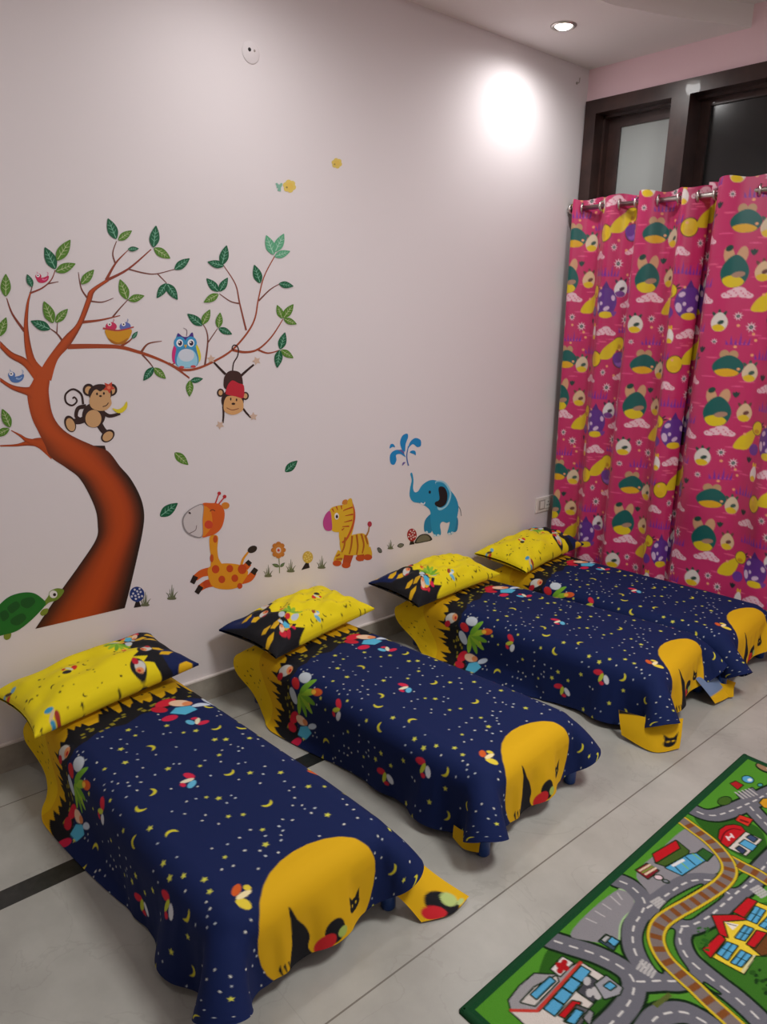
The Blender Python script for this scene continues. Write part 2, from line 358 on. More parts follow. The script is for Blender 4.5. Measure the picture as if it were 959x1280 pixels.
NAVY, BLK, YEL, GOLD = (7, 27, 76), (17, 18, 24), (226, 190, 14), (214, 168, 12)
def butterfly(cv, x, y, s, rot, c1, c2, c3):
    c, q = math.cos(rot), math.sin(rot)
    def T(p): p = np.asarray(p, float)*s; return np.stack([x+p[:, 0]*c-p[:, 1]*q, y+p[:, 0]*q+p[:, 1]*c], 1)
    cv.poly(T(ell(-0.75, 0.35, 0.75, 0.42, 35)), c1); cv.poly(T(ell(0.85, 0.35, 0.7, 0.4, -35)), c3)
    cv.poly(T(ell(0.05, 0, 0.3, 0.75, 8)), c2); cv.poly(T(ell(0.6, -0.55, 0.4, 0.28, 20)), c1)
def bouquet(cv, x, y, s, rot, kind=0):
    c, q = math.cos(rot), math.sin(rot)
    def T(p): p = np.asarray(p, float)*s; return np.stack([x+p[:, 0]*c-p[:, 1]*q, y+p[:, 0]*q+p[:, 1]*c], 1)
    if kind == 0:      # green leafy plant with white petals and a tulip
        for k, a in enumerate((-70, -40, -10, 20, 50, 80)):
            r = math.radians(a); cv.poly(T(ell(0.55*math.cos(r), 0.55*math.sin(r)-0.1, 0.55, 0.15, a)), ((146, 190, 50), (112, 168, 44))[k % 2])
        cv.poly(T(ell(-0.35, 0.55, 0.36, 0.26, 30)), (196, 206, 214)); cv.poly(T(ell(-0.3, -0.6, 0.4, 0.24, -35)), (186, 198, 210))
        cv.poly(T(ell(-0.5, 0.0, 0.3, 0.22, 0)), (198, 40, 46)); cv.poly(T(ell(0.75, 0.75, 0.34, 0.16, 40)), (214, 92, 36)); cv.poly(T(ell(0.62, 0.62, 0.14, 0.1, 40)), (240, 190, 60))
    elif kind == 1:    # red, peach and sky-blue flower spray
        cv.poly(T(ell(-0.55, 0.35, 0.42, 0.26, 35)), (206, 34, 56)); cv.poly(T(ell(-0.7, -0.15, 0.34, 0.2, -20)), (190, 28, 50))
        cv.poly(T(ell(0.0, 0.28, 0.42, 0.24, -10)), (232, 196, 164)); cv.poly(T(ell(0.3, 0.22, 0.2, 0.16, 0)), (222, 140, 90))
        cv.poly(T([(-0.1, -0.05), (0.45, 0.05), (0.75, -0.25), (0.35, -0.6), (-0.25, -0.45)]), (84, 180, 214))
        cv.poly(T(ell(0.85, 0.1, 0.36, 0.14, 15)), (200, 214, 230)); cv.poly(T(ell(-0.2, -0.8, 0.3, 0.2, 25)), (204, 30, 70))
    else:              # white-petalled bloom with a red heart and dark leaves
        cv.poly(T(ell(0, 0, 0.8, 0.5, 20)), (24, 26, 34)); cv.poly(T(ell(-0.1, 0.1, 0.5, 0.34, 15)), (206, 204, 196))
        cv.poly(T(ell(0.22, 0.12, 0.22, 0.26, 0)), (224, 150, 96)); cv.poly(T(ell(0.28, 0.08, 0.1, 0.12, 0)), (196, 40, 36)); cv.poly(T(ell(-0.5, -0.25, 0.3, 0.2, 30)), (190, 30, 50))

def sheet_print():
    R = random.Random(5); cv = Canvas(SHL, SHW, 0.0028, NAVY)
    # night sky from the band to the foot
    placed = []
    def free(x, y, d):
        for (a, b, e) in placed:
            if (a-x)**2+(b-y)**2 < (d+e)**2: return False
        placed.append((x, y, d)); return True
    mc = (SHL-0.10, 0.455)                                   # the moon at the foot
    placed.append((mc[0], mc[1], 0.17))
    flies = [(0.50, 0.60), (0.58, 0.83), (0.62, 0.20), (0.74, 0.42), (0.93, 0.72), (1.02, 0.16), (1.13, 0.80), (1.18, 0.30), (0.86, 0.06), (1.28, 0.92), (0.95, 0.95)]
    for k, (x, y) in enumerate(flies):
        placed.append((x, y, 0.035))
        pal = [((204, 36, 70), (226, 220, 190), (96, 180, 214)), ((222, 200, 60), (238, 222, 170), (206, 90, 34)), ((206, 40, 60), (190, 200, 60), (214, 218, 224))][k % 3]
        butterfly(cv, x, y, 0.025, R.uniform(0, 6.28), *pal)
    for k in range(24):
        for _ in range(30):
            x, y = R.uniform(0.42, SHL), R.uniform(0, SHW)
            if free(x, y, 0.03): cv.poly(crescent(x, y, 0.0155, R.uniform(0, 6.28)), (204, 196, 50)); break
    for k in range(72):
        for _ in range(30):
            x, y = R.uniform(0.40, SHL), R.uniform(0, SHW)
            if free(x, y, 0.016): cv.poly(star(x, y, R.uniform(0.006, 0.0105), R.uniform(0, 6)), (206, 206, 78)); break
    for k in range(420):
        x, y = R.uniform(0.38, SHL), R.uniform(0, SHW)
        if free(x, y, 0.007): cv.poly(ell(x, y, R.uniform(0.0026, 0.0042), R.uniform(0.002, 0.003), R.uniform(0, 180), 8), ((214, 216, 205), (190, 200, 206))[k % 2])
    # black rooftops band, then yellow at the head
    def top(y): return 0.245+0.07*abs(2*y/SHW-1)**2
    pts = [(top(0)+0.10, 0.0)]
    pts += [(top(y)+0.11+0.012*math.sin(y*47), y) for y in np.linspace(0, SHW, 30)]
    ys = np.linspace(SHW, 0, 46); teeth = []
    for k, y in enumerate(ys):
        d = R.choice([0.0, 0.01, 0.03, 0.045, 0.065, 0.085]); teeth.append((top(y)+0.05-d, y)); teeth.append((top(y)+0.05-d*0.4, max(y-0.012, 0)))
    cv.poly([(-0.1, -0.1), (-0.1, SHW+0.1)]+[(top(y)+0.06, y) for y in np.linspace(SHW+0.1, -0.1, 40)], GOLD)
    cv.poly(pts+teeth, BLK, 2)
    for k in range(60):                                   # lit windows of the rooftops
        y = R.uniform(0, SHW); x = top(y)+R.uniform(0.05, 0.10); cv.poly([(x, y), (x+0.008, y), (x+0.008, y+0.012), (x, y+0.012)], (138, 128, 34))
    cv.poly([(-0.1, -0.1), (-0.1, SHW+0.1)]+[(top(y)-0.075+0.02*math.sin(y*21), y) for y in np.linspace(SHW+0.1, -0.1, 50)], YEL)
    for k in range(70):
        y = R.uniform(0, SHW); x = R.uniform(0, 0.24); cv.poly(star(x, y, R.uniform(0.004, 0.008), R.uniform(0, 6)), (44, 36, 16))
    for (x, y, s, r, k) in [(0.43, 0.20, 0.078, -0.5, 0), (0.33, 0.24, 0.062, 0.3, 2), (0.43, 0.07, 0.072, 0.2, 1), (0.385, 0.60, 0.082, 0.9, 1), (0.39, 0.75, 0.075, 0.7, 0), (0.36, 0.86, 0.06, 0.4, 2)]:
        bouquet(cv, x, y, s, r, k)
    # the golden moon with its silhouettes at the hem
    cv.poly(ell(mc[0], mc[1], 0.168, 0.178), GOLD)
    hx = SHL
    cv.poly(crom([(hx-0.165, mc[1]-0.085), (hx-0.12, mc[1]-0.068), (hx-0.085, mc[1]-0.048), (hx-0.05, mc[1]-0.038), (hx-0.02, mc[1]-0.045), (hx+0.02, mc[1]-0.03), (hx+0.02, mc[1]-0.10), (hx-0.03, mc[1]-0.095), (hx-0.06, mc[1]-0.088), (hx-0.10, mc[1]-0.086)], 3, True), BLK)
    cv.poly(ell(hx-0.035, mc[1]+0.025, 0.03, 0.028), BLK); cv.poly(ell(hx-0.014, mc[1]-0.004, 0.02, 0.03, 20), (190, 34, 40)); cv.poly(ell(hx-0.022, mc[1]+0.045, 0.012, 0.014), (160, 180, 90))
    cx, cy = hx-0.052, mc[1]+0.10                         # black cat head
    cv.poly(ell(cx, cy, 0.017, 0.022), BLK); cv.poly([(cx-0.008, cy-0.02), (cx-0.036, cy-0.021), (cx-0.014, cy-0.004)], BLK); cv.poly([(cx-0.008, cy+0.02), (cx-0.036, cy+0.021), (cx-0.014, cy+0.004)], BLK)
    cv.poly(ell(cx-0.002, cy-0.008, 0.004, 0.003, n=8), (214, 180, 30)); cv.poly(ell(cx-0.002, cy+0.008, 0.004, 0.003, n=8), (214, 180, 30))
    for k in range(4): cv.poly([(hx-0.02-0.004*k, mc[1]-0.13+0.012*k), (hx-0.035+0.004*k, mc[1]-0.125+0.012*k), (hx+0.01, mc[1]-0.118+0.012*k)], BLK)
    return cv
DEBUG = False
SHEET = sheet_print()

def cubic_matrix(nc, nf):
    A = np.zeros((nf, nc)); t = np.linspace(0, nc-1, nf)
    for k, x in enumerate(t):
        i = min(int(x), nc-2); f = x-i
        w = [0.5*(-f+2*f*f-f**3), 0.5*(2-5*f*f+3*f**3), 0.5*(f+4*f*f-3*f**3), 0.5*(-f*f+f**3)]
        for j, ww in zip((i-1, i, i+1, i+2), w): A[k, min(max(j, 0), nc-1)] += ww
    return A

def drape(seed, over_left, foot, steps=400, iters=8, skew=2.5, lim=(-9, 9)):
    """Lets a sheet fall over the mattress (bed coordinates: x from the wall, y across) and returns its grid."""
    rng = np.random.default_rng(seed); d = 0.0265
    nu, nv = int(round(SHL/d))+1, int(round(SHW/d))+1
    du, dv = SHL/(nu-1), SHW/(nv-1)
    u = np.arange(nu)*du; v = np.arange(nv)*dv
    x0 = BX1+foot-SHL
    X = np.empty((nu, nv, 3)); X[..., 0] = (x0+u)[:, None]; X[..., 1] = (v-HW-over_left)[None, :]; X[..., 2] = BTOP+0.03
    # rounded corners of the cloth
    rr = 0.30; U2, V2 = np.meshgrid(u, v, indexing='ij')
    for su in (-1, 1):
        for sv in (-1, 1):
            a_ = (U2-(SHL-rr))/rr if su > 0 else (rr-U2)/rr
            b_ = (V2-(SHW-rr))/rr if sv > 0 else (rr-V2)/rr
            k_ = (a_ > 0) & (b_ > 0); a2, b2 = a_*np.sqrt(np.maximum(1-b_*b_/2, 0)), b_*np.sqrt(np.maximum(1-a_*a_/2, 0))
            sh = 1-0.10*np.minimum(np.clip(a_, 0, 1), np.clip(b_, 0, 1)); X[..., 0] += np.where(k_, (a2*sh-a_)*rr*su, 0); X[..., 1] += np.where(k_, (b2*sh-b_)*rr*sv, 0)
    X0 = X.copy()
    ca, sa = math.cos(math.radians(skew)), math.sin(math.radians(skew)); mx = X[..., 0]-0.7; my = X[..., 1].copy()
    X[..., 0] = 0.7+mx*ca-my*sa; X[..., 1] = mx*sa+my*ca
    X[..., 2] += rng.normal(0, 0.0025, (nu, nv)); lo = X[..., 0] < 0.035
    X[..., 2] = np.where(lo, X[..., 2]+(0.035-X[..., 0]), X[..., 2]); X[..., 0] = np.where(lo, 0.035, X[..., 0])
    pass
    for sg, lm in ((1, lim[1]), (-1, -lim[0])):             # a side with a neighbour starts hanging straight down
        ex = np.maximum(sg*X[..., 1]-lm, 0); X[..., 2] -= np.minimum(ex, 0.2); X[..., 1] -= sg*ex
    V = np.zeros_like(X); dt = 0.0095
    dg = math.hypot(du, dv)
    cons = []
    def c(a, b, L, k): cons.append((a, b, np.linalg.norm(X0[b]-X0[a], axis=-1), k))
    S = slice
    for o in (0, 1):
        a = S(o, nu-1, 2); b = S(o+1, nu, 2); c((a, S(None)), (b, S(None)), du, 1.0)
        a = S(o, nv-1, 2); b = S(o+1, nv, 2); c((S(None), a), (S(None), b), dv, 1.0)
        a = S(o, nu-1, 2); b = S(o+1, nu, 2)
        c((a, S(0, nv-1)), (b, S(1, nv)), dg, 0.35); c((a, S(1, nv)), (b, S(0, nv-1)), dg, 0.35)
    idx_u = [np.array([i for i in range(nu-3) if (i//3) % 2 == o]) for o in (0, 1)]
    idx_v = [np.array([i for i in range(nv-3) if (i//3) % 2 == o]) for o in (0, 1)]
    for o in (0, 1):
        c((idx_u[o], S(None)), (idx_u[o]+3, S(None)), 3*du, 0.10); c((S(None), idx_v[o]), (S(None), idx_v[o]+3), 3*dv, 0.10)
    ctr = np.array([(BX0+BX1)/2, 0, BTOP/2-0.05]); he = np.array([(BX1-BX0)/2, HW, BTOP/2+0.05])
    floor_z = 0.005
    for st in range(steps):
        V[..., 2] -= 4.0*dt; V *= 0.982
        Xp = X+V*dt; hit = None
        for it in range(iters):
            for a, b, L, k in cons:
                pa, pb = Xp[a], Xp[b]; dlt = pb-pa; ln = np.sqrt((dlt**2).sum(-1))+1e-9
                e = ln-L
                if k < 0.2: e = np.minimum(e, 0)
                corr = dlt*(0.5*k*e/ln)[..., None]
                Xp[a] = pa+corr; Xp[b] = pb-corr
            # mattress, floor and wall
            fr = np.clip((Xp[..., 0]-0.1)/0.9, 0, 1); hw = (HW-0.035+0.035*fr)
            q = Xp-ctr; rc = RC
            hx = np.stack([np.full_like(hw, he[0]), hw, np.full_like(hw, he[2])], -1)-rc
            qa = np.abs(q)-hx; outv = np.maximum(qa, 0); lo_ = np.sqrt((outv**2).sum(-1))
            dist = lo_+np.minimum(qa.max(-1), 0)-rc
            inside = dist < 0.003
            g = outv/(lo_[..., None]+1e-9)*np.sign(q)
            deep = lo_ < 1e-6
            if deep.any():
                am = qa.argmax(-1); gg = np.zeros_like(q); np.put_along_axis(gg, am[..., None], 1.0, -1); gg *= np.sign(q)
                g = np.where(deep[..., None], gg, g)
            Xp += np.where(inside[..., None], g*(0.003-dist)[..., None], 0)
            fl = Xp[..., 2] < floor_z; Xp[..., 2] = np.maximum(Xp[..., 2], floor_z); Xp[..., 0] = np.maximum(Xp[..., 0], 0.02); Xp[..., 1] = np.clip(Xp[..., 1], *lim)
        top_ = inside & (g[..., 2] > 0.8)
        grip = np.where(top_, 0.12, np.where(inside, 0.6, np.where(fl, 0.25, 1.0)))
        Xp[..., 0] = X[..., 0]+(Xp[..., 0]-X[..., 0])*grip; Xp[..., 1] = X[..., 1]+(Xp[..., 1]-X[..., 1])*grip
        Vn = (Xp-X)/dt
        fric = np.where(inside, 0.7, np.where(fl, 0.7, 1.0))[..., None]
        V = Vn*fric; sp = np.sqrt((V**2).sum(-1, keepdims=True)); V *= np.minimum(1, 1.5/(sp+1e-9))
        X = Xp
    if DEBUG: print('stretch', [round(float(np.percentile(np.linalg.norm(X[b]-X[a], axis=-1)/L, 95)), 3) for a, b, L, k in cons[:4]], X[..., 2].min())
    nf, mf = SHEET.nu, SHEET.nv
    A, B = cubic_matrix(nu, nf), cubic_matrix(nv, mf)
    return np.einsum('ai,ijk,bj->abk', A, X, B)

def rounded_slab(x0, x1, y0, y1, z0, z1, r, n=6):
    xs = np.array([x0, x1]); v = []; f = []; prof = [(r*(1-math.cos(a)), r*math.sin(a)-r) for a in np.linspace(0, math.pi/2, n)]
    # stacked rounded-rectangle loops
    def loop(ins, z, rr=0.04, k=6):
        out = []
        for (cx, cy, a0) in ((x1-rr, y1-rr, 0), (x0+rr, y1-rr, 90), (x0+rr, y0+rr, 180), (x1-rr, y0+rr, 270)):
            for j in range(k):
                a = math.radians(a0+90*j/(k-1)); out.append((cx+(rr-ins)*math.cos(a), cy+(rr-ins)*math.sin(a), z))
        return out
    loops = [loop(0.8*r, z0), loop(0.25*r, z0+0.3*r), loop(0, z0+r)]+[loop(0, z1-r), loop(0.25*r, z1-0.3*r), loop(0.8*r, z1)]
    m = len(loops[0]); mb = MB(); vs = [p for l in loops for p in l]
    fs = [(k*m+i, k*m+(i+1) % m, (k+1)*m+(i+1) % m, (k+1)*m+i) for k in range(len(loops)-1) for i in range(m)]
    mb.add(vs, fs, True); mb.add(loops[0], [tuple(range(m-1, -1, -1))]); mb.add(loops[-1], [tuple(range(m))])
    return mb

BED_WORDS = ['nearest the viewer', 'second from the viewer', 'third from the viewer', 'beside the curtains']
def make_cot(i):
    t = empty('cot', (0, CENT[i], 0), math.radians(ROT[i]))
    fr = MB(); x0, x1, w = BX0+0.04, BX1-0.014, 0.238
    wh = 0.185
    for q in (-1, 1): fr.tube((x0, q*wh, 0.125), (x1, q*w, 0.125), 0.014)
    for x, q in ((x0, wh), ((x0+x1)/2, (wh+w)/2), (x1, w)): fr.tube((x, -q, 0.125), (x, q, 0.125), 0.014)
    fr.build('bed_frame', M['blue_plastic'], t)
    rounded_slab(BX0+0.006, BX1-0.006, -0.205, 0.205, 0.139, BTOP-0.006, 0.045).build('mattress', M['blue_canvas'], t)
    for x in (x0, x1):
        for y in ((-w, w) if x == x1 else (-wh, wh)):
            MB().lathe((x, y, 0), [(0.0001, 0.0), (0.017, 0.0), (0.0195, 0.004), (0.0195, 0.135), (0.016, 0.139), (0.0001, 0.139)]).build('leg', M['blue_plastic'], t)
    tag(t, ['low blue cot with a leg showing at the foot of the nearest bed', 'low blue cot hidden under the star sheet of the second bed from the viewer',
            'low blue cot hidden under the star sheet of the third bed from the viewer', 'low blue cot hidden under the star sheet of the bed beside the curtains'][i], 'bed', 'blue cots under the sheets')
    return t

def flap(name, pts, cols_fn, parent, res=0.006):        # lining corner, bilinear patch of a 4x? control net
    net = np.array(pts, float); A = cubic_matrix(net.shape[0], 40); B = cubic_matrix(net.shape[1], 40)
    P = np.einsum('ai,ijk,bj->abk', A, net, B)
    return grid_mesh(name, P, cols_fn(40, 40), M['fabric'], parent)
def flap_colors(kind):
    def fn(a, b):
        cv = Canvas(1.0, 1.0, 1.0/(a-1), GOLD)
        if kind == 'flower':
            cv.poly(ell(0.80, 0.52, 0.26, 0.24), BLK); cv.poly(ell(0.86, 0.30, 0.15, 0.18), (198, 34, 44)); cv.poly(ell(0.78, 0.68, 0.12, 0.12), (176, 196, 120)); cv.poly(ell(0.93, 0.78, 0.05, 0.08), (176, 196, 120))
        elif kind == 'cat':
            cv.poly(ell(0.66, 0.76, 0.15, 0.12), BLK); cv.poly([(0.58, 0.66), (0.38, 0.62), (0.56, 0.78)], BLK); cv.poly([(0.56, 0.78), (0.38, 0.90), (0.64, 0.88)], BLK); cv.poly(ell(0.62, 0.72, 0.03, 0.03), GOLD); cv.poly(ell(0.63, 0.81, 0.03, 0.03), GOLD); cv.poly([(0, 0), (0.2, 0), (0, 0.3)], BLK)
        elif kind == 'blue':
            cv.poly([(-0.1, -0.1), (-0.1, 1.1), (0.66, 1.1), (0.66, -0.1)], (108, 128, 160))
        return cv.a[:a, :b]
    return fn

SETTINGS = [(3, 0.210, 0.160, (-9, 9)), (8, 0.200, 0.156, (-9, 9)), (12, 0.205, 0.150, (-9, HW+0.014)), (21, 0.20, 0.155, (-HW-0.02, HW+0.008))]
sheets = []
for i in range(4):
    make_cot(i)
    sd, ol, ft, pl = SETTINGS[i]
    P = local_to_world(i, drape(sd, ol, ft, lim=pl, skew=(1.8, 1.2, 2.5, 2.5)[i]))
    if i == 3: P[..., 1] = np.minimum(P[..., 1], BACK_Y-0.034)
    o = grid_mesh('bed_sheet', P, SHEET.a, M['fabric'])
    tag(o, 'navy star and moon sheet with yellow head, on the bed '+BED_WORDS[i], 'bed sheet', 'star and moon bed sheets')
    sheets.append(o)

def at(i, x, y, z):                                     # bed coordinates to room coordinates
    return tuple(local_to_world(i, np.array([x, y, z], float)))
# lining corners that peep out below the sheets at the foot ends
flap('lining_flap', [[at(0, 1.25, 0.20, 0.10), at(0, 1.27, 0.26, 0.11), at(0, 1.25, 0.33, 0.10)], [at(0, 1.31, 0.24, 0.05), at(0, 1.33, 0.30, 0.055), at(0, 1.32, 0.37, 0.05)],
     [at(0, 1.36, 0.26, 0.006), at(0, 1.395, 0.335, 0.008), at(0, 1.39, 0.41, 0.012)]], flap_colors('flower'), sheets[0])['label'] = 'yellow lining corner with a red and green flower print'
flap('lining_flap', [[at(1, 1.18, -0.275, 0.07), at(1, 1.225, -0.275, 0.07), at(1, 1.27, -0.26, 0.07)], [at(1, 1.18, -0.277, 0.05), at(1, 1.225, -0.279, 0.045), at(1, 1.265, -0.262, 0.045)],
     [at(1, 1.18, -0.278, 0.03), at(1, 1.225, -0.283, 0.02), at(1, 1.265, -0.265, 0.02)]], flap_colors('plain'), sheets[1])['label'] = 'plain yellow lining corner'
flap('lining_flap', [[at(2, 1.14, -0.30, 0.10), at(2, 1.28, -0.29, 0.11), at(2, 1.34, -0.20, 0.10)], [at(2, 1.155, -0.315, 0.06), at(2, 1.285, -0.315, 0.05), at(2, 1.35, -0.23, 0.05)],
     [at(2, 1.17, -0.325, 0.02), at(2, 1.29, -0.330, 0.004), at(2, 1.355, -0.25, 0.008)]], flap_colors('cat'), sheets[2])['label'] = 'yellow lining corner with a black cat print'
flap('lining_flap', [[at(2, 1.28, 0.12, 0.11), at(2, 1.28, 0.20, 0.12), at(2, 1.27, 0.27, 0.11)], [at(2, 1.33, 0.13, 0.06), at(2, 1.34, 0.22, 0.065), at(2, 1.33, 0.31, 0.06)],
     [at(2, 1.36, 0.15, 0.015), at(2, 1.385, 0.26, 0.012), at(2, 1.38, 0.36, 0.03)]], flap_colors('blue'), sheets[2])['label'] = 'pale blue lining corner edged in yellow'
flap('lining_flap', [[at(3, 1.25, -0.27, 0.06), at(3, 1.28, -0.265, 0.06), at(3, 1.31, -0.24, 0.06)], [at(3, 1.255, -0.275, 0.035), at(3, 1.285, -0.27, 0.03), at(3, 1.315, -0.245, 0.035)],
     [at(3, 1.26, -0.28, 0.012), at(3, 1.29, -0.275, 0.006), at(3, 1.32, -0.25, 0.012)]], flap_colors('plain'), sheets[3])['label'] = 'plain yellow lining corner'

# ------------------------------------------------------------------ pillows
PL, PW = 0.56, 0.31
def pillow_print():
    cv = Canvas(PL, PW, 0.003, (232, 212, 18)); R = random.Random(9)
    for k in range(60):
        x, y = R.uniform(0.18, PL), R.uniform(0, PW)
        if k % 5: cv.poly(star(x, y, R.uniform(0.003, 0.007), R.uniform(0, 6)), (50, 42, 14))
        else: cv.poly(crescent(x, y, 0.009, R.uniform(0, 6)), (50, 42, 14))
    # printed end: rooftops, leaves, flowers on navy and black
    y = np.linspace(0, PW, 19); zig = [(0.135+(0.05 if k % 2 else 0.0)*(0.5+0.5*math.sin(k*2.1)), q) for k, q in enumerate(y)]
    cv.poly([(-0.1, -0.1)]+zig+[(-0.1, PW+0.1)], BLK)
    cv.poly([(0.02, 0.20), (0.075, 0.19), (0.10, 0.30), (0.06, 0.38), (-0.02, 0.38)], NAVY)
    for k in range(9):
        a, b = R.uniform(0.0, 0.12), R.uniform(0.02, 0.34); cv.poly([(a, b), (a+0.03, b+0.006), (a+0.05, b+0.022), (a+0.02, b+0.030), (a-0.01, b+0.015)], (222, 176, 20))
    bouquet(cv, 0.17, 0.11, 0.05, 0.6, 0); bouquet(cv, 0.12, 0.20, 0.045, 0.2, 2); bouquet(cv, 0.19, 0.27, 0.05, 0.9, 2); bouquet(cv, 0.10, 0.06, 0.045, 1.2, 1)
    butterfly(cv, 0.38, 0.15, 0.022, 0.4, (206, 44, 34), (206, 214, 180), (40, 36, 40)); butterfly(cv, 0.27, 0.04, 0.02, 1.4, (110, 180, 210), (220, 224, 220), (150, 60, 40))
    butterfly(cv, 0.50, 0.29, 0.02, 2.2, (60, 150, 190), (214, 190, 150), (160, 50, 40)); butterfly(cv, 0.55, 0.07, 0.018, 0.2, (110, 170, 200), (70, 50, 40), (200, 60, 40))
    return cv
PPRINT = pillow_print()
def make_pillow(seed, flip, thick=0.075):
    rng = np.random.default_rng(seed); nu, nv = PPRINT.nu, PPRINT.nv
    a = np.linspace(-1, 1, nu)[:, None]; b = np.linspace(-1, 1, nv)[None, :]
    pin = 0.085
    x = a*(PL/2)*(1-pin*(1-b**2)); y = b*(PW/2)*(1-pin*1.5*(1-a**2))
    prof = (np.clip(1-np.abs(a)**2.6, 0, 1)*np.clip(1-np.abs(b)**2.6, 0, 1))**0.55
    wr = 0.0
    for k in range(9):
        kx, ky, ph = rng.uniform(-7, 7), rng.uniform(-9, 9), rng.uniform(0, 6.28); wr = wr+0.0026*np.sin(kx*a*2+ky*b*1.6+ph)
    edge_ = np.clip((1-np.maximum(np.abs(a), np.abs(b)))*5, 0, 1)
    up = thick*prof+wr*edge_+0.004
    dn = -thick*0.62*prof-0.004*1.0
    if flip: x, y = -x, -y
    top_ = np.stack([x+0*b, y+0*a, up], -1); bot = np.stack([x+0*b, y+0*a, dn], -1)
    # one closed sheet: bottom is the mirrored grid, joined along the seam by the last/first rows
    P = np.concatenate([top_, bot[:, ::-1]], 1); C = np.concatenate([PPRINT.a, np.clip(PPRINT.a[:, ::-1], 0, 1)], 1)
    P = np.concatenate([P, P[:, :1]], 1); C = np.concatenate([C, C[:, :1]], 1)
    return P, C
PILLOWS = [  # centre x, y, z, turn about z, tilt towards the room, roll along the pillow
    (0.160, 0.745, 0.309, 97, 3, -3, True, 'yellow pillow with printed far end on the nearest bed, pointed corners'),
    (0.165, 1.54, 0.308, 101, 3, -1, False, 'yellow pillow with a navy and green printed near end on the second bed'),
    (0.175, 2.29, 0.308, 93, 3, -1, False, 'yellow pillow with a black and gold printed near end on the third bed'),
    (0.165, 2.995, 0.308, 96, 4, -2, True, 'yellow pillow on the bed beside the curtains, below the wall socket')]
for k, (x, y, z, rz, tilt, rl, fl, lb) in enumerate(PILLOWS):
    P, C = make_pillow(30+k, fl)
    o = grid_mesh('pillow', P, C, M['pillow'])
    # long side along the wall (local x -> room y), local y -> towards the wall
    o.rotation_euler = (Matrix.Rotation(math.radians(rz), 3, 'Z') @ Matrix.Rotation(math.radians(tilt), 3, 'X') @ Matrix.Rotation(math.radians(rl), 3, 'Y')).to_euler()
    o.location = (x, y, z)
    tag(o, lb, 'pillow', 'yellow pillows on the beds')

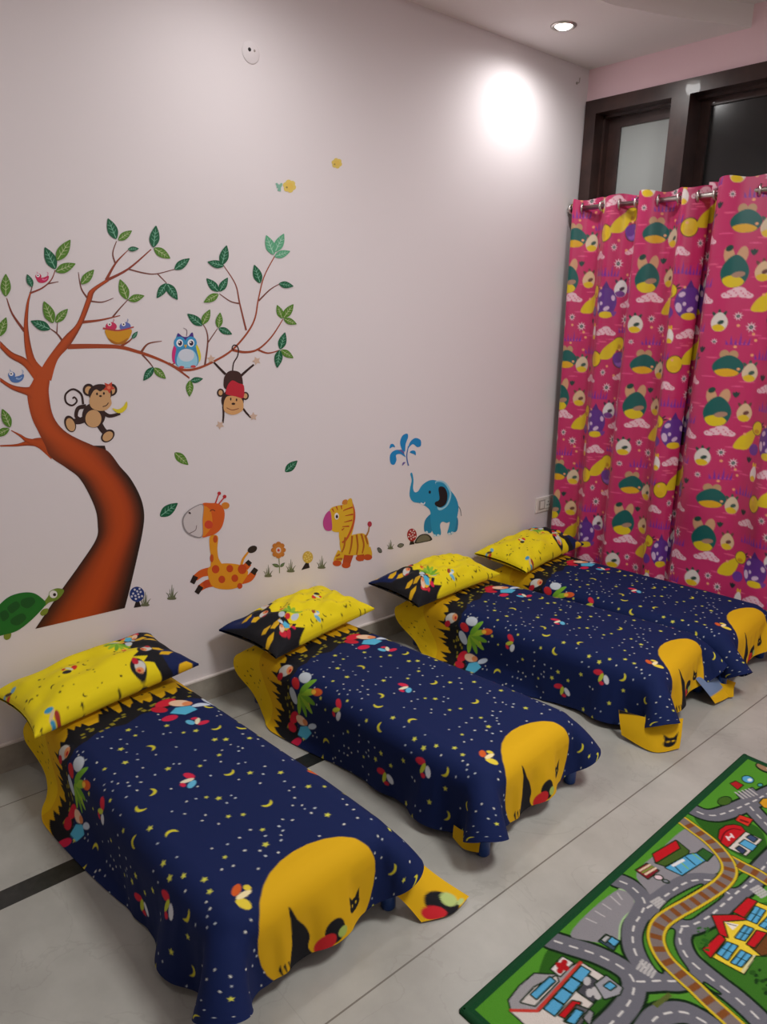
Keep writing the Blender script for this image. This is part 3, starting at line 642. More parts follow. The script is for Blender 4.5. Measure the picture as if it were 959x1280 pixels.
# ------------------------------------------------------------------ curtains on a steel rod
TU, TV, CRES = 0.56, 0.60, 0.004
def curtain_tile():
    cv = Canvas(TU, TV, CRES, (196, 45, 102)); R = random.Random(3)
    def rep(fn, x, y):                                   # draws with wrap-around
        for dx in (-TU, 0, TU):
            for dy in (-TV, 0, TV):
                if -0.1 < x+dx < TU+0.1 and -0.12 < y+dy < TV+0.12: fn(x+dx, y+dy)
    for k in range(46):
        x, y, w = R.uniform(0, TU), R.uniform(0, TV), R.uniform(0.015, 0.04)
        c = ((226, 84, 138), (196, 36, 98), (230, 98, 138))[k % 3]
        rep(lambda a, b: cv.poly(ell(a, b, w, 0.003, 0, 10), c), x, y)
    def egg(c1, c2, sx, sy, cap=None):
        def f(a, b):
            if cap: cv.poly(ell(a-0.3*sx, b+1.05*sy, 0.3*sx, 0.42*sy, 12), cap); cv.poly(ell(a+0.25*sx, b+1.0*sy, 0.3*sx, 0.45*sy, -10), cap)
            cv.poly(crom([(a-sx, b-0.1*sy), (a-0.66*sx, b+0.62*sy), (a, b+sy), (a+0.66*sx, b+0.62*sy), (a+sx, b-0.1*sy), (a+0.66*sx, b-0.82*sy), (a, b-sy), (a-0.66*sx, b-0.82*sy)], 4, True), c1)
            cv.poly(crom([(a-0.8*sx, b-0.5*sy), (a, b-0.25*sy), (a+0.7*sx, b-0.6*sy), (a+0.4*sx, b-0.95*sy), (a-0.4*sx, b-0.97*sy)], 4, True), c2)
        return f
    def cloud(w):
        def f(a, b):
            for dx, dy, r in ((-0.7, 0, 0.35), (-0.3, 0.2, 0.45), (0.1, 0.45, 0.5), (0.45, 0.15, 0.42), (0.8, 0, 0.3)): cv.poly(ell(a+dx*w, b+dy*w*0.7, r*w, r*w*0.62, 0, 14), (238, 196, 208))
            cv.poly([(a-1.1*w, b-0.2*w), (a+1.15*w, b-0.2*w), (a+1.15*w, b-0.45*w), (a-1.1*w, b-0.45*w)], (196, 45, 102))
            for k in range(12): cv.poly(ell(a+(-0.85+0.155*k)*w, b+(0.0+0.2*(k*2 % 3)*(1-abs(k-5.5)/8))*w, 0.065*w, 0.065*w, 0, 6), (214, 90, 130))
        return f
    def daisy(r):
        def f(a, b): cv.poly(star(a, b, r, 0.2, 9, 0.42), (236, 214, 220)); cv.poly(ell(a, b, r*0.36, n=12), (40, 48, 56)); cv.poly(ell(a, b, r*0.15, n=8), (150, 170, 160))
        return f
    def tuft(a, b):
        for k in range(6):
            x = a-0.04+0.016*k; h = (0.026, 0.046, 0.034, 0.058, 0.032, 0.04)[k]; cv.poly([(x-0.005, b), (x+0.007, b), (x+0.002+0.006*(k-2.5)/2, b+h)], (128, 44, 158))
    def spotted(a, b):
        cv.poly(ell(a, b, 0.066, 0.072), (96, 48, 140)); cv.poly([(a-0.02, b+0.066), (a+0.0, b+0.10), (a+0.022, b+0.066)], (84, 40, 124))
        for dx, dy, rx, ry in ((-0.035, 0.035, 0.016, 0.011), (-0.045, -0.022, 0.014, 0.022), (0.045, 0.02, 0.010, 0.014), (-0.02, -0.006, 0.009, 0.009), (0.012, -0.03, 0.018, 0.010)): cv.poly(ell(a+dx, b+dy, rx, ry, 20), (214, 186, 216))
        cv.poly(ell(a+0.01, b-0.06, 0.04, 0.016), (226, 196, 30))
    def swoosh(a, b):
        cv.poly(crom([(a-0.05, b-0.045), (a-0.035, b-0.005), (a+0.0, b+0.025), (a+0.042, b+0.05), (a+0.05, b+0.02), (a+0.03, b-0.03), (a, b-0.05)], 4, True), (224, 196, 28))
        cv.poly(ell(a+0.055, b-0.04, 0.028, 0.026), (108, 54, 150))
    def leafy(c):
        def f(a, b):
            for an in (60, 90, 120): r = math.radians(an); cv.poly(ell(a+0.012*math.cos(r), b+0.012*math.sin(r), 0.014, 0.006, an, 10), c)
        return f
    T, D = (14, 92, 88), (30, 40, 46)
    PCH = (208, 160, 120)
    def tall(a, b):                                       # teal egg shape with peach petals and a yellow base
        for dx, rot in ((-0.028, 14), (0.022, -10)): cv.poly(ell(a+dx, b+0.062, 0.021, 0.038, rot), PCH)
        cv.poly(ell(a-0.03, b+0.092, 0.016, 0.012, 30), (24, 70, 60)); egg(T, (222, 196, 24), 0.056, 0.066)(a, b); cv.poly(ell(a+0.016, b-0.014, 0.026, 0.012, 10), (170, 132, 110))
    def small(c1, c2, c3):
        def f(a, b):
            for an in (60, 95, 130): r = math.radians(an); cv.poly(ell(a+0.034*math.cos(r), b+0.038*math.sin(r), 0.016, 0.007, an, 10), c3)
            egg(c1, c2, 0.034, 0.04)(a, b); cv.poly(ell(a+0.006, b-0.002, 0.014, 0.009, 20, 10), c3)
        return f
    def ball(c1, c2, r0):
        def f(a, b):
            for an in (20, 40): r = math.radians(an); cv.poly(ell(a+1.25*r0*math.cos(r), b+1.1*r0*math.sin(r), 0.4*r0, 0.14*r0, an, 10), (60, 34, 50))
            cv.poly(ell(a, b, r0, r0), (90, 60, 24)); cv.poly(ell(a, b, r0*0.9, r0*0.9), c1); cv.poly(ell(a-0.1*r0, b-0.45*r0, 0.5*r0, 0.3*r0), c2)
        return f
    BRN, GN = (110, 66, 60), (40, 70, 62)
    rep(cloud(0.058), 0.085, 0.385); rep(cloud(0.056), 0.36, 0.225); rep(cloud(0.05), 0.27, 0.585); rep(cloud(0.058), 0.49, 0.36); rep(cloud(0.05), 0.48, 0.005)
    rep(tuft, 0.11, 0.175); rep(tuft, 0.29, 0.50); rep(tuft, 0.36, 0.495); rep(tuft, 0.23, 0.115); rep(tuft, 0.49, 0.42); rep(tuft, 0.48, 0.23)
    rep(daisy(0.03), 0.49, 0.485); rep(daisy(0.03), 0.47, 0.295); rep(daisy(0.024), 0.155, 0.255); rep(daisy(0.02), 0.10, 0.30); rep(daisy(0.026), 0.40, 0.555); rep(daisy(0.02), 0.37, 0.03); rep(daisy(0.016), 0.02, 0.19)
    rep(tall, 0.065, 0.485); rep(small((222, 190, 150), (224, 190, 40), BRN), 0.175, 0.485); rep(swoosh, 0.195, 0.37); rep(ball((226, 198, 26), (200, 150, 20), 0.032), 0.255, 0.425)
    rep(spotted, 0.345, 0.375); rep(small((224, 214, 206), (226, 190, 30), GN), 0.03, 0.275)
    rep(egg(T, (222, 170, 24), 0.062, 0.046, (190, 150, 110)), 0.085, 0.085); rep(small((220, 200, 170), (224, 190, 40), (60, 90, 80)), 0.175, 0.06); rep(ball((228, 190, 26), (222, 180, 20), 0.042), 0.31, 0.095)
    rep(egg((236, 226, 222), (230, 190, 40), 0.022, 0.034, (230, 180, 40)), 0.27, 0.225); rep(ball((226, 198, 26), (200, 150, 20), 0.036), 0.445, 0.175); rep(ball((112, 66, 158), (150, 100, 190), 0.042), 0.46, 0.095)
    rep(swoosh, 0.39, 0.145); rep(small((226, 222, 222), (120, 60, 140), (70, 40, 70)), 0.425, 0.44)
    rep(leafy((28, 60, 56)), 0.13, 0.55); rep(leafy(D), 0.24, 0.03); rep(leafy((120, 60, 150)), 0.40, 0.31); rep(leafy(D), 0.53, 0.14); rep(leafy(D), 0.23, 0.27)
    for k in range(16):
        x, y = R.uniform(0, TU), R.uniform(0, TV); rep(lambda a, b: cv.poly(ell(a, b, 0.007, 0.006, n=8), (242, 170, 120)), x, y)
    return cv.a[:-1, :-1]
TILE = curtain_tile()
ROD_Y, ROD_Z = 3.312, 2.003
def make_curtain(xs, ys, z_top, z_bot, u_off, v_off, label, seed):
    """xs, ys: control points of the folded top edge in plan; the same folds relax towards the floor."""
    rng = np.random.default_rng(seed)
    c = crom(np.stack([xs, ys], 1), 60); s = np.concatenate([[0], np.cumsum(np.linalg.norm(np.diff(c, axis=0), axis=1))])
    nu = int(s[-1]/CRES)+1; uu = np.linspace(0, s[-1], nu); cx = np.interp(uu, s, c[:, 0]); cyy = np.interp(uu, s, c[:, 1])
    nv = int((z_top-z_bot)/CRES)+1; z = np.linspace(z_top, z_bot, nv); dz = (z_top-z)/(z_top-z_bot)
    ph = rng.uniform(0, 6, 3)
    Y = ROD_Y+0.026*dz[None, :]+(cyy-ROD_Y)[:, None]*(1-0.30*dz[None, :])+0.010*np.sin(uu*17+ph[0])[:, None]*np.sin(dz*2.4)[None, :]+0.006*np.sin(uu[:, None]*31+dz[None, :]*3+ph[1])*dz[None, :]
    X = cx[:, None]+0.012*np.sin(uu*9+ph[2])[:, None]*dz[None, :]-0.0*dz[None, :]
    bedge = CENT[3]+X*math.sin(math.radians(ROT[3]))+HW+0.012          # the bed presses the hem back
    kz = np.clip((0.75-z)/0.42, 0, 1)[None, :]; kz = kz*kz*(3-2*kz); lowY = np.minimum(np.maximum(Y, bedge+0.012+0.25*(Y-ROD_Y)), BACK_Y-0.004)
    Y = Y*(1-kz)+lowY*kz
    P = np.stack([X, Y, np.repeat(z[None, :], nu, 0)+0.006*np.cos(uu*34)[:, None]*np.exp(-dz*30)[None, :]], -1)
    iu = (((uu+u_off)/CRES).astype(int) % TILE.shape[0]); iv = (((z-z_bot+v_off)/CRES).astype(int) % TILE.shape[1])
    C = TILE[iu][:, iv]
    o = grid_mesh('curtain', P, C, M['curtain']); tag(o, label, 'curtain', 'pink printed curtains')
    for k in range(len(c)-1):                            # an eyelet wherever the cloth crosses the rod
        if (c[k, 1]-ROD_Y)*(c[k+1, 1]-ROD_Y) < 0:
            d = c[k+1]-c[k]
            MB().torus((c[k, 0], ROD_Y, ROD_Z), 0.021, 0.0055, (1, 0.35*np.sign(d[1]), 0)).build('eyelet', M['steel'], o)
    return o
A_ = 0.037
x1 = [0.030, 0.060, 0.110, 0.165, 0.215, 0.265, 0.320, 0.370, 0.420, 0.475, 0.535, 0.590, 0.635, 0.680, 0.715]
y1 = [0.02, -0.9, 0.6, 1.0, -0.2, -1.0, 0.7, 0.9, -0.9, -0.6, 1.0, 0.5, -1.0, -0.2, 1.5]
make_curtain(np.array(x1), ROD_Y+A_*np.array(y1), ROD_Z+0.042, 0.03, 0.02, 0.05, 'pink printed curtain panel next to the sticker wall', 1)
x2 = [0.695, 0.735, 0.765, 0.80, 0.87, 0.945, 1.01, 1.08, 1.15, 1.22, 1.30, 1.38, 1.46, 1.54, 1.62, 1.70]
y2 = [1.7, 1.6, 0.2, -1.1, -1.15, -0.1, 0.9, 0.4, -1.0, -0.3, 1.0, 0.0, -1.0, 0.0, 1.0, -0.4]
make_curtain(np.array(x2), ROD_Y+A_*np.array(y2), ROD_Z+0.058, 0.03, 0.36, 0.03, 'pink printed curtain panel at the right edge, hanging slightly higher', 2)
rod = tag(empty('curtain_rod', (0.02, ROD_Y, ROD_Z)), 'thin steel curtain rod carrying the pink curtains', 'curtain rod')
MB().tube((0, 0, 0), (1.76, 0, 0), 0.0115).build('pole', M['steel'], rod)
MB().lathe((0, 0, 0), [(0.0001, -0.014), (0.012, -0.012), (0.016, -0.004), (0.016, 0.004), (0.012, 0.008)], 'x').build('finial', M['steel'], rod)
for bx in (0.012, 1.72):
    MB().tube((bx, 0, 0), (bx, BACK_Y-ROD_Y-0.018, 0), 0.006).lathe((bx, BACK_Y-ROD_Y-0.020, 0), [(0.0001, 0), (0.02, 0), (0.02, 0.003)], 'y').build('bracket', M['steel'], rod)

# ------------------------------------------------------------------ wall socket, round cover, hook
ws = tag(empty('wall_socket', (0.0, 3.302, 0.469)), 'white switch and socket plate low on the wall beside the curtain', 'socket')
MB().box(0, 0.009, -0.074, 0.074, -0.043, 0.043).build('plate', M['white_plastic'], ws, 0.003)
MB().box(0.009, 0.0105, -0.055, 0.055, -0.028, 0.028).build('insert_panel', M['grey_plastic'], ws, 0.001)
sk = MB().box(0.0105, 0.013, 0.000, 0.050, -0.025, 0.025).build('socket_face', M['white_plastic'], ws, 0.001)
for dy, dz in ((0.025, 0.012), (0.017, -0.006), (0.033, -0.006)):
    MB().lathe((0.0131, dy, dz), [(0.0001, 0.0), (0.0042, 0.0)], 'x', 12).build('pin_hole', M['black'], sk)
MB().box(0.0105, 0.0145, -0.042, -0.012, -0.02, 0.02).build('rocker_switch', M['white_plastic'], ws, 0.001)
rc = tag(empty('round_cover', (0.0, 1.483, 2.325)), 'round white cover plate with two small holes high on the wall', 'cover plate')
MB().lathe((0, 0, 0), [(0.034, 0.0), (0.034, 0.0015), (0.032, 0.0028), (0.0001, 0.0032)], 'x').build('plate', M['wall'], rc)
MB().lathe((0.0032, -0.006, 0.008), [(0.0001, 0.0004), (0.006, 0.0004), (0.006, -0.001)], 'x', 14).build('hole', M['black'], rc)
MB().lathe((0.0032, 0.013, 0.008), [(0.0001, 0.0004), (0.004, 0.0004), (0.004, -0.001)], 'x', 14).build('screw', M['grey_plastic'], rc)
hk = MB().tube((0, 0, 0), (0.016, 0, 0), 0.0025, n=10).tube((0.015, 0, 0), (0.017, 0, 0.02), 0.0022, n=10).lathe((0, 0, 0), [(0.0001, 0.003), (0.006, 0.003), (0.006, 0)], 'x', 14).build('wall_hook', M['grey_plastic'])
yz = wall_yz(721, 104); hk.location = (0.0, yz[0], yz[1]); tag(hk, 'tiny grey hook near the top of the corner by the window', 'hook')

# ------------------------------------------------------------------ wall stickers
def FR(ox, oy, k): return lambda p: np.asarray(p, float)*k+np.array([ox, oy])
FA, FB, FC, FD, FE, FF = FR(0, 250, .25026), FR(180, 250, .2343), FR(0, 520, .25026), FR(180, 550, .25026), FR(380, 520, .25026), FR(280, 20, .20855)
class Sticker:                                           # printed vinyl cut-outs on the left wall
    def __init__(s, name, label, cat, anchor, group=None):
        y, z = wall_yz(*anchor); s.o = tag(empty(name, (0, y, z)), label, cat, group); s.y, s.z = y, z; s.parts = {}; s.order = []; s.n = 0
    def put(s, part, pts, c, cols=None, lay=None):
        if part not in s.parts: s.parts[part] = ([], [], []); s.order.append(part)
        v, f, cc = s.parts[part]; b = len(v); s.n += 1
        h = 0.0007+0.00005*s.n if lay is None else lay
        for (px, py) in pts:
            y, z = wall_yz(px, py); v.append((h, y-s.y, z-s.z))
        f.append(tuple(range(b, b+len(pts)))); cc += [tuple(lin(c))]*len(pts)
        return s
    def ribs(s, part, L, R, cols, prof, lay, cols1=None, t0=0.0, t1=1.0):            # strip across which the printed colour runs
        if part not in s.parts: s.parts[part] = ([], [], []); s.order.append(part)
        v, f, cc = s.parts[part]; b = len(v); m = len(prof)
        L, R = crom(L, 5), crom(R, 5)
        for k, (l, r) in enumerate(zip(L, R)):
            g = min(max((k/(len(L)-1)-t0)/(t1-t0), 0), 1)
            for t, c, c1 in zip(prof, cols, cols1 or cols):
                y, z = wall_yz(*(l+(r-l)*t)); v.append((lay, y-s.y, z-s.z)); cc.append(tuple(lin(c)*(1-g)+lin(c1)*g))
        for i in range(len(L)-1):
            for j in range(m-1): f.append((b+i*m+j, b+i*m+j+1, b+(i+1)*m+j+1, b+(i+1)*m+j))
        return s
    def _mesh(s, nm, v, f, cc):
        me = bpy.data.meshes.new(nm); me.from_pydata(v, [], f)
        a = me.color_attributes.new('print', 'FLOAT_COLOR', 'POINT')
        a.data.foreach_set('color', np.array([c+(1.0,) for c in cc], np.float32).ravel())
        me.materials.append(M['sticker']); me.update(); link(nm, me, s.o)
    def done(s, single=False):
        for k, p in enumerate(s.order):
            v, f, cc = s.parts[p]; nm = p.split('#')[0]
            if nm == 'trunk': s._mesh(nm, v, f, cc); continue
            fb = []                                      # shapes that lie apart become pieces of their own
            for q in f:
                w = np.array([v[i] for i in q]); fb.append((set([len(fb)]), w.min(0)[1:]-0.0015, w.max(0)[1:]+0.0015))
            ch = True
            while ch:
                ch = False
                for i in range(len(fb)):
                    for j in range(i+1, len(fb)):
                        if (fb[i][1] <= fb[j][2]).all() and (fb[j][1] <= fb[i][2]).all():
                            fb[i] = (fb[i][0] | fb[j][0], np.minimum(fb[i][1], fb[j][1]), np.maximum(fb[i][2], fb[j][2])); fb.pop(j); ch = True; break
                    if ch: break
            for ids, _, _ in fb:
                vv, ff, c2 = [], [], []
                for k in sorted(ids):
                    b = len(vv); vv += [v[i] for i in f[k]]; c2 += [cc[i] for i in f[k]]; ff.append(tuple(range(b, b+len(f[k]))))
                s._mesh(nm, vv, ff, c2)
        return s.o
def circ(F, cx, cy, r, r2=None, rot=0, n=28): return F(ell(cx, cy, r, r2, rot, n))
def sm(F, pts, n=5): return F(crom(pts, n, True))
def line(F, pts, w0, w1=None): return F(ribbon(pts, w0, w1))

GD, GM, GL = ((8, 92, 58), (126, 186, 158)), ((84, 130, 36), (186, 200, 150)), ((92, 168, 128), (176, 214, 194))
def leaf_shape(st, part, F, a, b, pal, wide=0.23, lay=None):
    a, b = np.array(a, float), np.array(b, float); d = b-a; n = np.array([-d[1], d[0]])
    prof = [(0, 0), (0.2, 0.75), (0.42, 1.0), (0.68, 0.78), (0.88, 0.36), (1.0, 0)]
    out = [a+d*t+n*wide*w for t, w in prof]+[a+d*t-n*wide*w for t, w in prof[-2:0:-1]]
    st.put(part, F(crom(out, 3, True)), pal[0])
    L = np.linalg.norm(d); w = max(L*0.036, 2.4)
    st.put(part, F(ribbon([a+d*0.06, a+d*0.5, a+d*0.86], w, w*0.4, 2)), pal[1])
    for t in (0.28, 0.45, 0.62):
        for sgn in (1, -1): st.put(part, F(ribbon([a+d*t, a+d*(t+0.13)+n*sgn*wide*0.62], w*0.7, w*0.35, 1)), pal[1])

tree = Sticker('tree_sticker', 'large brown curving tree sticker with green leaves on the left wall', 'wall sticker', (100, 760))
# trunk with its printed dark edges
Lp = [(44, 786), (75, 740), (100, 705), (120, 674), (122, 655), (118, 633), (101, 600), (83, 585), (63, 571), (56, 556), (48, 540), (39, 520), (34, 492), (40, 478), (46, 466)]
Rp = [(156, 760), (163, 733), (173, 690), (179, 660), (180, 640), (175, 620), (163, 598), (150, 583), (135, 564), (117, 557), (84, 541), (67, 521), (61, 492), (62, 476), (60, 466)]
DK, OR, BR = (50, 24, 10), (182, 70, 14), (120, 46, 12)
tree.ribs('trunk', Lp, Rp, [DK, (92, 38, 10), (150, 58, 12), (178, 68, 14), OR, (168, 62, 14), (110, 44, 12), (48, 24, 10), (40, 20, 9)], [0, 0.10, 0.24, 0.40, 0.55, 0.68, 0.82, 0.95, 1.0], 0.0007, [(172, 66, 20), (180, 72, 20)]+[(186, 76, 22)]*5+[(170, 64, 18), (150, 56, 16)], 0.45, 0.86)
tree.put('trunk', [(117, 557), (125, 557), (131, 557), (134, 568), (124, 566)], (44, 22, 10), lay=0.00068)
LIMBS = [0]
def limb(Lq, Rq, rev=False, under=False):
    LIMBS[0] += 1; OO = [(184, 75, 22)]*4; EE = [(124, 48, 16), (186, 76, 24), (178, 70, 20), (110, 44, 14)]
    tree.ribs('trunk', Lq, Rq, EE if rev else OO, [0, 0.3, 0.65, 1.0], (0.00056 if under else 0.0008)+0.00002*LIMBS[0], OO if rev else EE, 0.55 if rev else 0.1, 0.95 if rev else 0.4)
limb([(43, 470), (33, 447), (29.5, 412), (32.5, 382), (37, 366)], [(56, 462), (43, 447), (35.5, 412), (36, 382), (39, 366)])
limb([(0, 426), (15, 440), (32, 448), (44, 462)], [(0, 435), (12, 447), (30, 458), (45, 478)], True)
limb([(0, 472), (15, 481), (32, 484), (42, 482)], [(0, 477), (15, 487), (33, 494), (42, 500)], True)
limb([(46, 470), (60, 447), (80, 421), (96, 404), (107.5, 375), (112, 363), (132, 349.5)], [(64, 476), (72, 450), (88, 431), (103, 405), (114, 377), (119, 364), (136, 351.5)])
limb([(0, 556.3), (20, 555), (33, 551), (50, 547), (75, 550)], [(0, 558.2), (20, 558), (36, 557), (48, 560), (64, 574)], True, True)
limb([(14, 537.5), (26, 543), (36, 548), (60, 550)], [(14, 538.5), (25, 546), (33, 553), (48, 558)], True, True)
RB, TW = (160, 66, 26), (118, 66, 54)
for F, pts, w0, w1, c in [
    (FA, [(530, 400), (578, 315), (640, 250)], 16, 3, (140, 60, 34)), (FA, [(575, 315), (563, 265), (582, 205)], 9, 4, TW), (FA, [(530, 402), (640, 345), (755, 246)], 16, 5, (140, 58, 40)),
    (FA, [(640, 345), (720, 365), (780, 369), (872, 346)], 8, 4, TW), (FA, [(788, 370), (832, 415)], 6, 4, TW), (FA, [(437, 490), (405, 440), (391, 360)], 10, 3, TW),
    (FA, [(452, 505), (510, 510), (566, 490)], 9, 3, TW), (FA, [(410, 610), (500, 600), (600, 577)], 16, 4, (150, 64, 34)), (FA, [(563, 584), (600, 540), (640, 497)], 9, 4, TW),
    (FA, [(148, 466), (210, 440), (255, 400), (276, 350)], 10, 4, (138, 58, 44)), (FA, [(240, 418), (292, 408)], 8, 3, TW), (FA, [(150, 470), (161, 430)], 7, 4, TW),
    (FA, [(122, 655), (62, 570), (33, 490)], 15, 4, (130, 58, 40)), (FA, [(312, 704), (285, 668), (250, 642)], 11, 4, TW), (FA, [(283, 670), (287, 612)], 7, 3, TW),
    (FA, [(338, 732), (480, 730), (600, 735), (700, 762)], 26, 15, RB), (FA, [(690, 758), (780, 790), (860, 828), (945, 888)], 16, 8, RB),
    (FA, [(705, 760), (740, 718), (808, 705)], 13, 3, (130, 66, 44)), (FA, [(710, 772), (745, 810), (766, 838)], 9, 4, TW), (FA, [(605, 730), (645, 705), (662, 686)], 12, 4, (140, 60, 30)),
    (FB, [(130, 872), (200, 905), (280, 900), (380, 857), (470, 800), (550, 710), (592, 630), (610, 530), (640, 410), (697, 300)], 15, 5, (158, 72, 40)),
    (FB, [(185, 905), (242, 952)], 14, 5, (150, 66, 40)), (FB, [(140, 880), (172, 868)], 8, 4, RB), (FB, [(325, 880), (340, 760), (334, 700), (314, 662)], 10, 4, TW), (FB, [(340, 762), (392, 686)], 7, 4, TW),
    (FB, [(545, 695), (510, 550), (488, 450), (425, 350)], 10, 4, (140, 70, 52)), (FB, [(506, 552), (460, 540), (402, 500)], 8, 4, TW), (FB, [(612, 538), (670, 480), (722, 448)], 9, 4, TW),
    (FB, [(465, 798), (540, 812), (610, 795), (680, 730), (742, 635)], 15, 5, (154, 70, 40)), (FB, [(605, 797), (660, 817), (722, 802)], 12, 5, (150, 68, 40))]:
    tree.put('branch', line(F, pts, w0, w1), c, lay=0.00060+0.000004*tree.n)
leaves = [(FA, l) for l in [((580, 195), (538, 92), GD), ((590, 200), (658, 153), GM), ((765, 237), (778, 128), GD), ((768, 240), (850, 292), GM), ((871, 347), (946, 292), GD), ((638, 246), (692, 243), GD),
    ((832, 416), (783, 490), GD), ((833, 418), (886, 498), GD), ((405, 420), (468, 348), GM), ((635, 497), (598, 396), GM), ((640, 500), (720, 478), GM), ((283, 302), (350, 199), GM), ((277, 345), (223, 236), GD),
    ((278, 357), (376, 318), GM), ((160, 434), (134, 371), GD), ((28, 482), (28, 369), GM), ((-6, 682), (30, 586), GM), ((265, 614), (218, 506), GM), ((277, 611), (338, 544), GM), ((250, 645), (153, 604), GD), ((659, 692), (686, 656), GD),
    ((765, 835), (716, 902), GD), ((768, 838), (827, 892), GM), ((50, 1135), (10, 1043), GM), ((46, 1142), (-30, 1180), GM)]]
leaves += [(FB, l) for l in [((415, 347), (440, 242), GD), ((425, 352), (338, 330), GD), ((397, 489), (333, 418), GD), ((401, 488), (446, 414), GD), ((396, 502), (318, 546), GM), ((310, 670), (231, 607), GD), ((311, 664), (351, 584), GM),
    ((396, 682), (405, 600), GM), ((398, 684), (469, 716), GD), ((691, 292), (651, 188), GL), ((698, 277), (745, 180), GL), ((696, 302), (779, 273), GL), ((619, 444), (587, 346), GD), ((719, 446), (796, 460), GD), ((738, 632), (709, 560), GM),
    ((742, 630), (796, 556), GM), ((745, 634), (813, 662), GM), ((726, 797), (752, 706), GD), ((730, 800), (796, 843), GM), ((722, 800), (709, 895), GD), ((247, 966), (314, 953), GD), ((244, 962), (242, 1048), GM)]]
for k, (F, (a, b, pal)) in enumerate(leaves):
    tree.n = 16+(k % 3)*10; leaf_shape(tree, 'leaf#%d' % k, F, a, b, pal)
tree.done()
for k, (a, b, pal, lb) in enumerate([((153, 63), (221, 124), GM, 'single olive green leaf sticker right of the tree trunk top'), ((80, 381), (168, 315), GD, 'single dark green leaf sticker left of the giraffe head'), ((705, 159), (766, 103), GD, 'single dark green leaf sticker above the orange flower and the zebra')]):
    s = Sticker('leaf_sticker', lb, 'wall sticker', tuple(FD(np.array([(a[0]+b[0])/2, (a[1]+b[1])/2]))), 'loose leaf stickers'); leaf_shape(s, 'leaf_print', FD, a, b, pal, 0.24); s.done()

# small birds and the nest
def bird(label, F, cx, cy, s, c, c2):
    b = Sticker('bird_sticker', label, 'wall sticker', tuple(F(np.array([cx, cy]))), 'small bird stickers in the tree')
    b.put('bird_print', sm(F, [(cx-1.0*s, cy-0.35*s), (cx-0.55*s, cy-0.1*s), (cx+0.2*s, cy-0.15*s), (cx+0.95*s, cy-0.4*s), (cx+0.85*s, cy+0.25*s), (cx+0.2*s, cy+0.65*s), (cx-0.6*s, cy+0.5*s)]), c)
    b.put('bird_print', circ(F, cx-0.55*s, cy-0.3*s, 0.45*s, 0.42*s), c); b.put('bird_print', circ(F, cx-0.6*s, cy-0.45*s, 0.26*s), (236, 232, 236)); b.put('bird_print', circ(F, cx-0.62*s, cy-0.45*s, 0.1*s), (40, 36, 50))
    b.put('bird_print', line(F, [(cx+0.0*s, cy+0.1*s), (cx+0.4*s, cy+0.2*s), (cx+0.75*s, cy-0.05*s)], 0.22*s, 0.1*s), c2)
    b.put('bird_print', line(F, [(cx+0.75*s, cy-0.4*s), (cx+0.9*s, cy-0.75*s), (cx+0.7*s, cy-0.95*s)], 0.10*s, 0.05*s), c2); b.put('bird_print', line(F, [(cx-0.6*s, cy-0.7*s), (cx-0.8*s, cy-1.0*s)], 0.10*s, 0.05*s), c2)
    return b.done()
bird('small pink bird sticker on a twig at the upper left', FA, 210, 392, 34, (196, 34, 84), (226, 120, 160))
bird('small blue bird sticker at the left edge beside the trunk top', FA, 80, 886, 40, (78, 116, 176), (150, 176, 214))
ns = Sticker('nest_sticker', 'golden nest sticker with two chicks on the long branch', 'wall sticker', tuple(FA(np.array([590, 690]))))
for cx, c in ((555, (200, 44, 90)), (625, (96, 110, 180))):
    ns.put('chick', circ(FA, cx, 632, 28, 22), c); ns.put('chick', circ(FA, cx-8, 620, 10), (236, 230, 230)); ns.put('chick', circ(FA, cx-8, 621, 4), (40, 36, 40)); ns.put('chick', line(FA, [(cx+6, 614), (cx+14, 600), (cx+10, 594)], 4, 2), c)
ns.put('nest', sm(FA, [(526, 648), (590, 654), (655, 646), (648, 685), (620, 716), (590, 722), (560, 714), (536, 688)]), (206, 146, 22))
ns.put('nest', sm(FA, [(540, 690), (590, 712), (640, 688), (620, 716), (590, 722), (560, 714)]), (170, 104, 18)); ns.put('nest', line(FA, [(514, 640), (590, 652), (668, 634)], 9, 6), (176, 60, 60)); ns.done()
# owl
ow = Sticker('owl_sticker', 'blue owl sticker with pink and yellow wings on the branch', 'wall sticker', tuple(FB(np.array([227, 890]))))
ow.put('wing', sm(FB, [(165, 770), (150, 810), (152, 860), (170, 872), (185, 840), (185, 790)]), (206, 40, 120)); ow.put('wing', sm(FB, [(280, 770), (300, 810), (302, 850), (285, 870), (268, 840), (266, 790)]), (214, 204, 40))
ow.put('body', sm(FB, [(180, 712), (205, 728), (235, 728), (256, 708), (272, 760), (280, 800), (292, 850), (280, 885), (228, 896), (178, 886), (164, 850), (172, 790), (168, 750)]), (60, 140, 190))
ow.put('body', sm(FB, [(176, 840), (200, 800), (256, 800), (284, 840), (278, 884), (228, 894), (180, 884)]), (150, 205, 228)); ow.put('body', circ(FB, 226, 828, 42, 34), (206, 214, 226))
ow.put('head', sm(FB, [(180, 710), (207, 728), (235, 728), (258, 706), (262, 745), (225, 752), (182, 745)]), (74, 40, 130))
for cx in (190, 250): ow.put('eye', circ(FB, cx, 762, 31, 34), (56, 150, 200)); ow.put('eye', circ(FB, cx, 763, 18, 20), (236, 238, 244)); ow.put('eye', circ(FB, cx+2, 764, 11, 13), (44, 26, 60)); ow.put('eye', circ(FB, cx-2, 759, 4), (240, 240, 240))
ow.put('head', FB([(212, 772), (230, 772), (221, 792)]), (214, 170, 60)); ow.put('head', line(FB, [(226, 726), (228, 695), (208, 682)], 4, 2), (120, 104, 120))
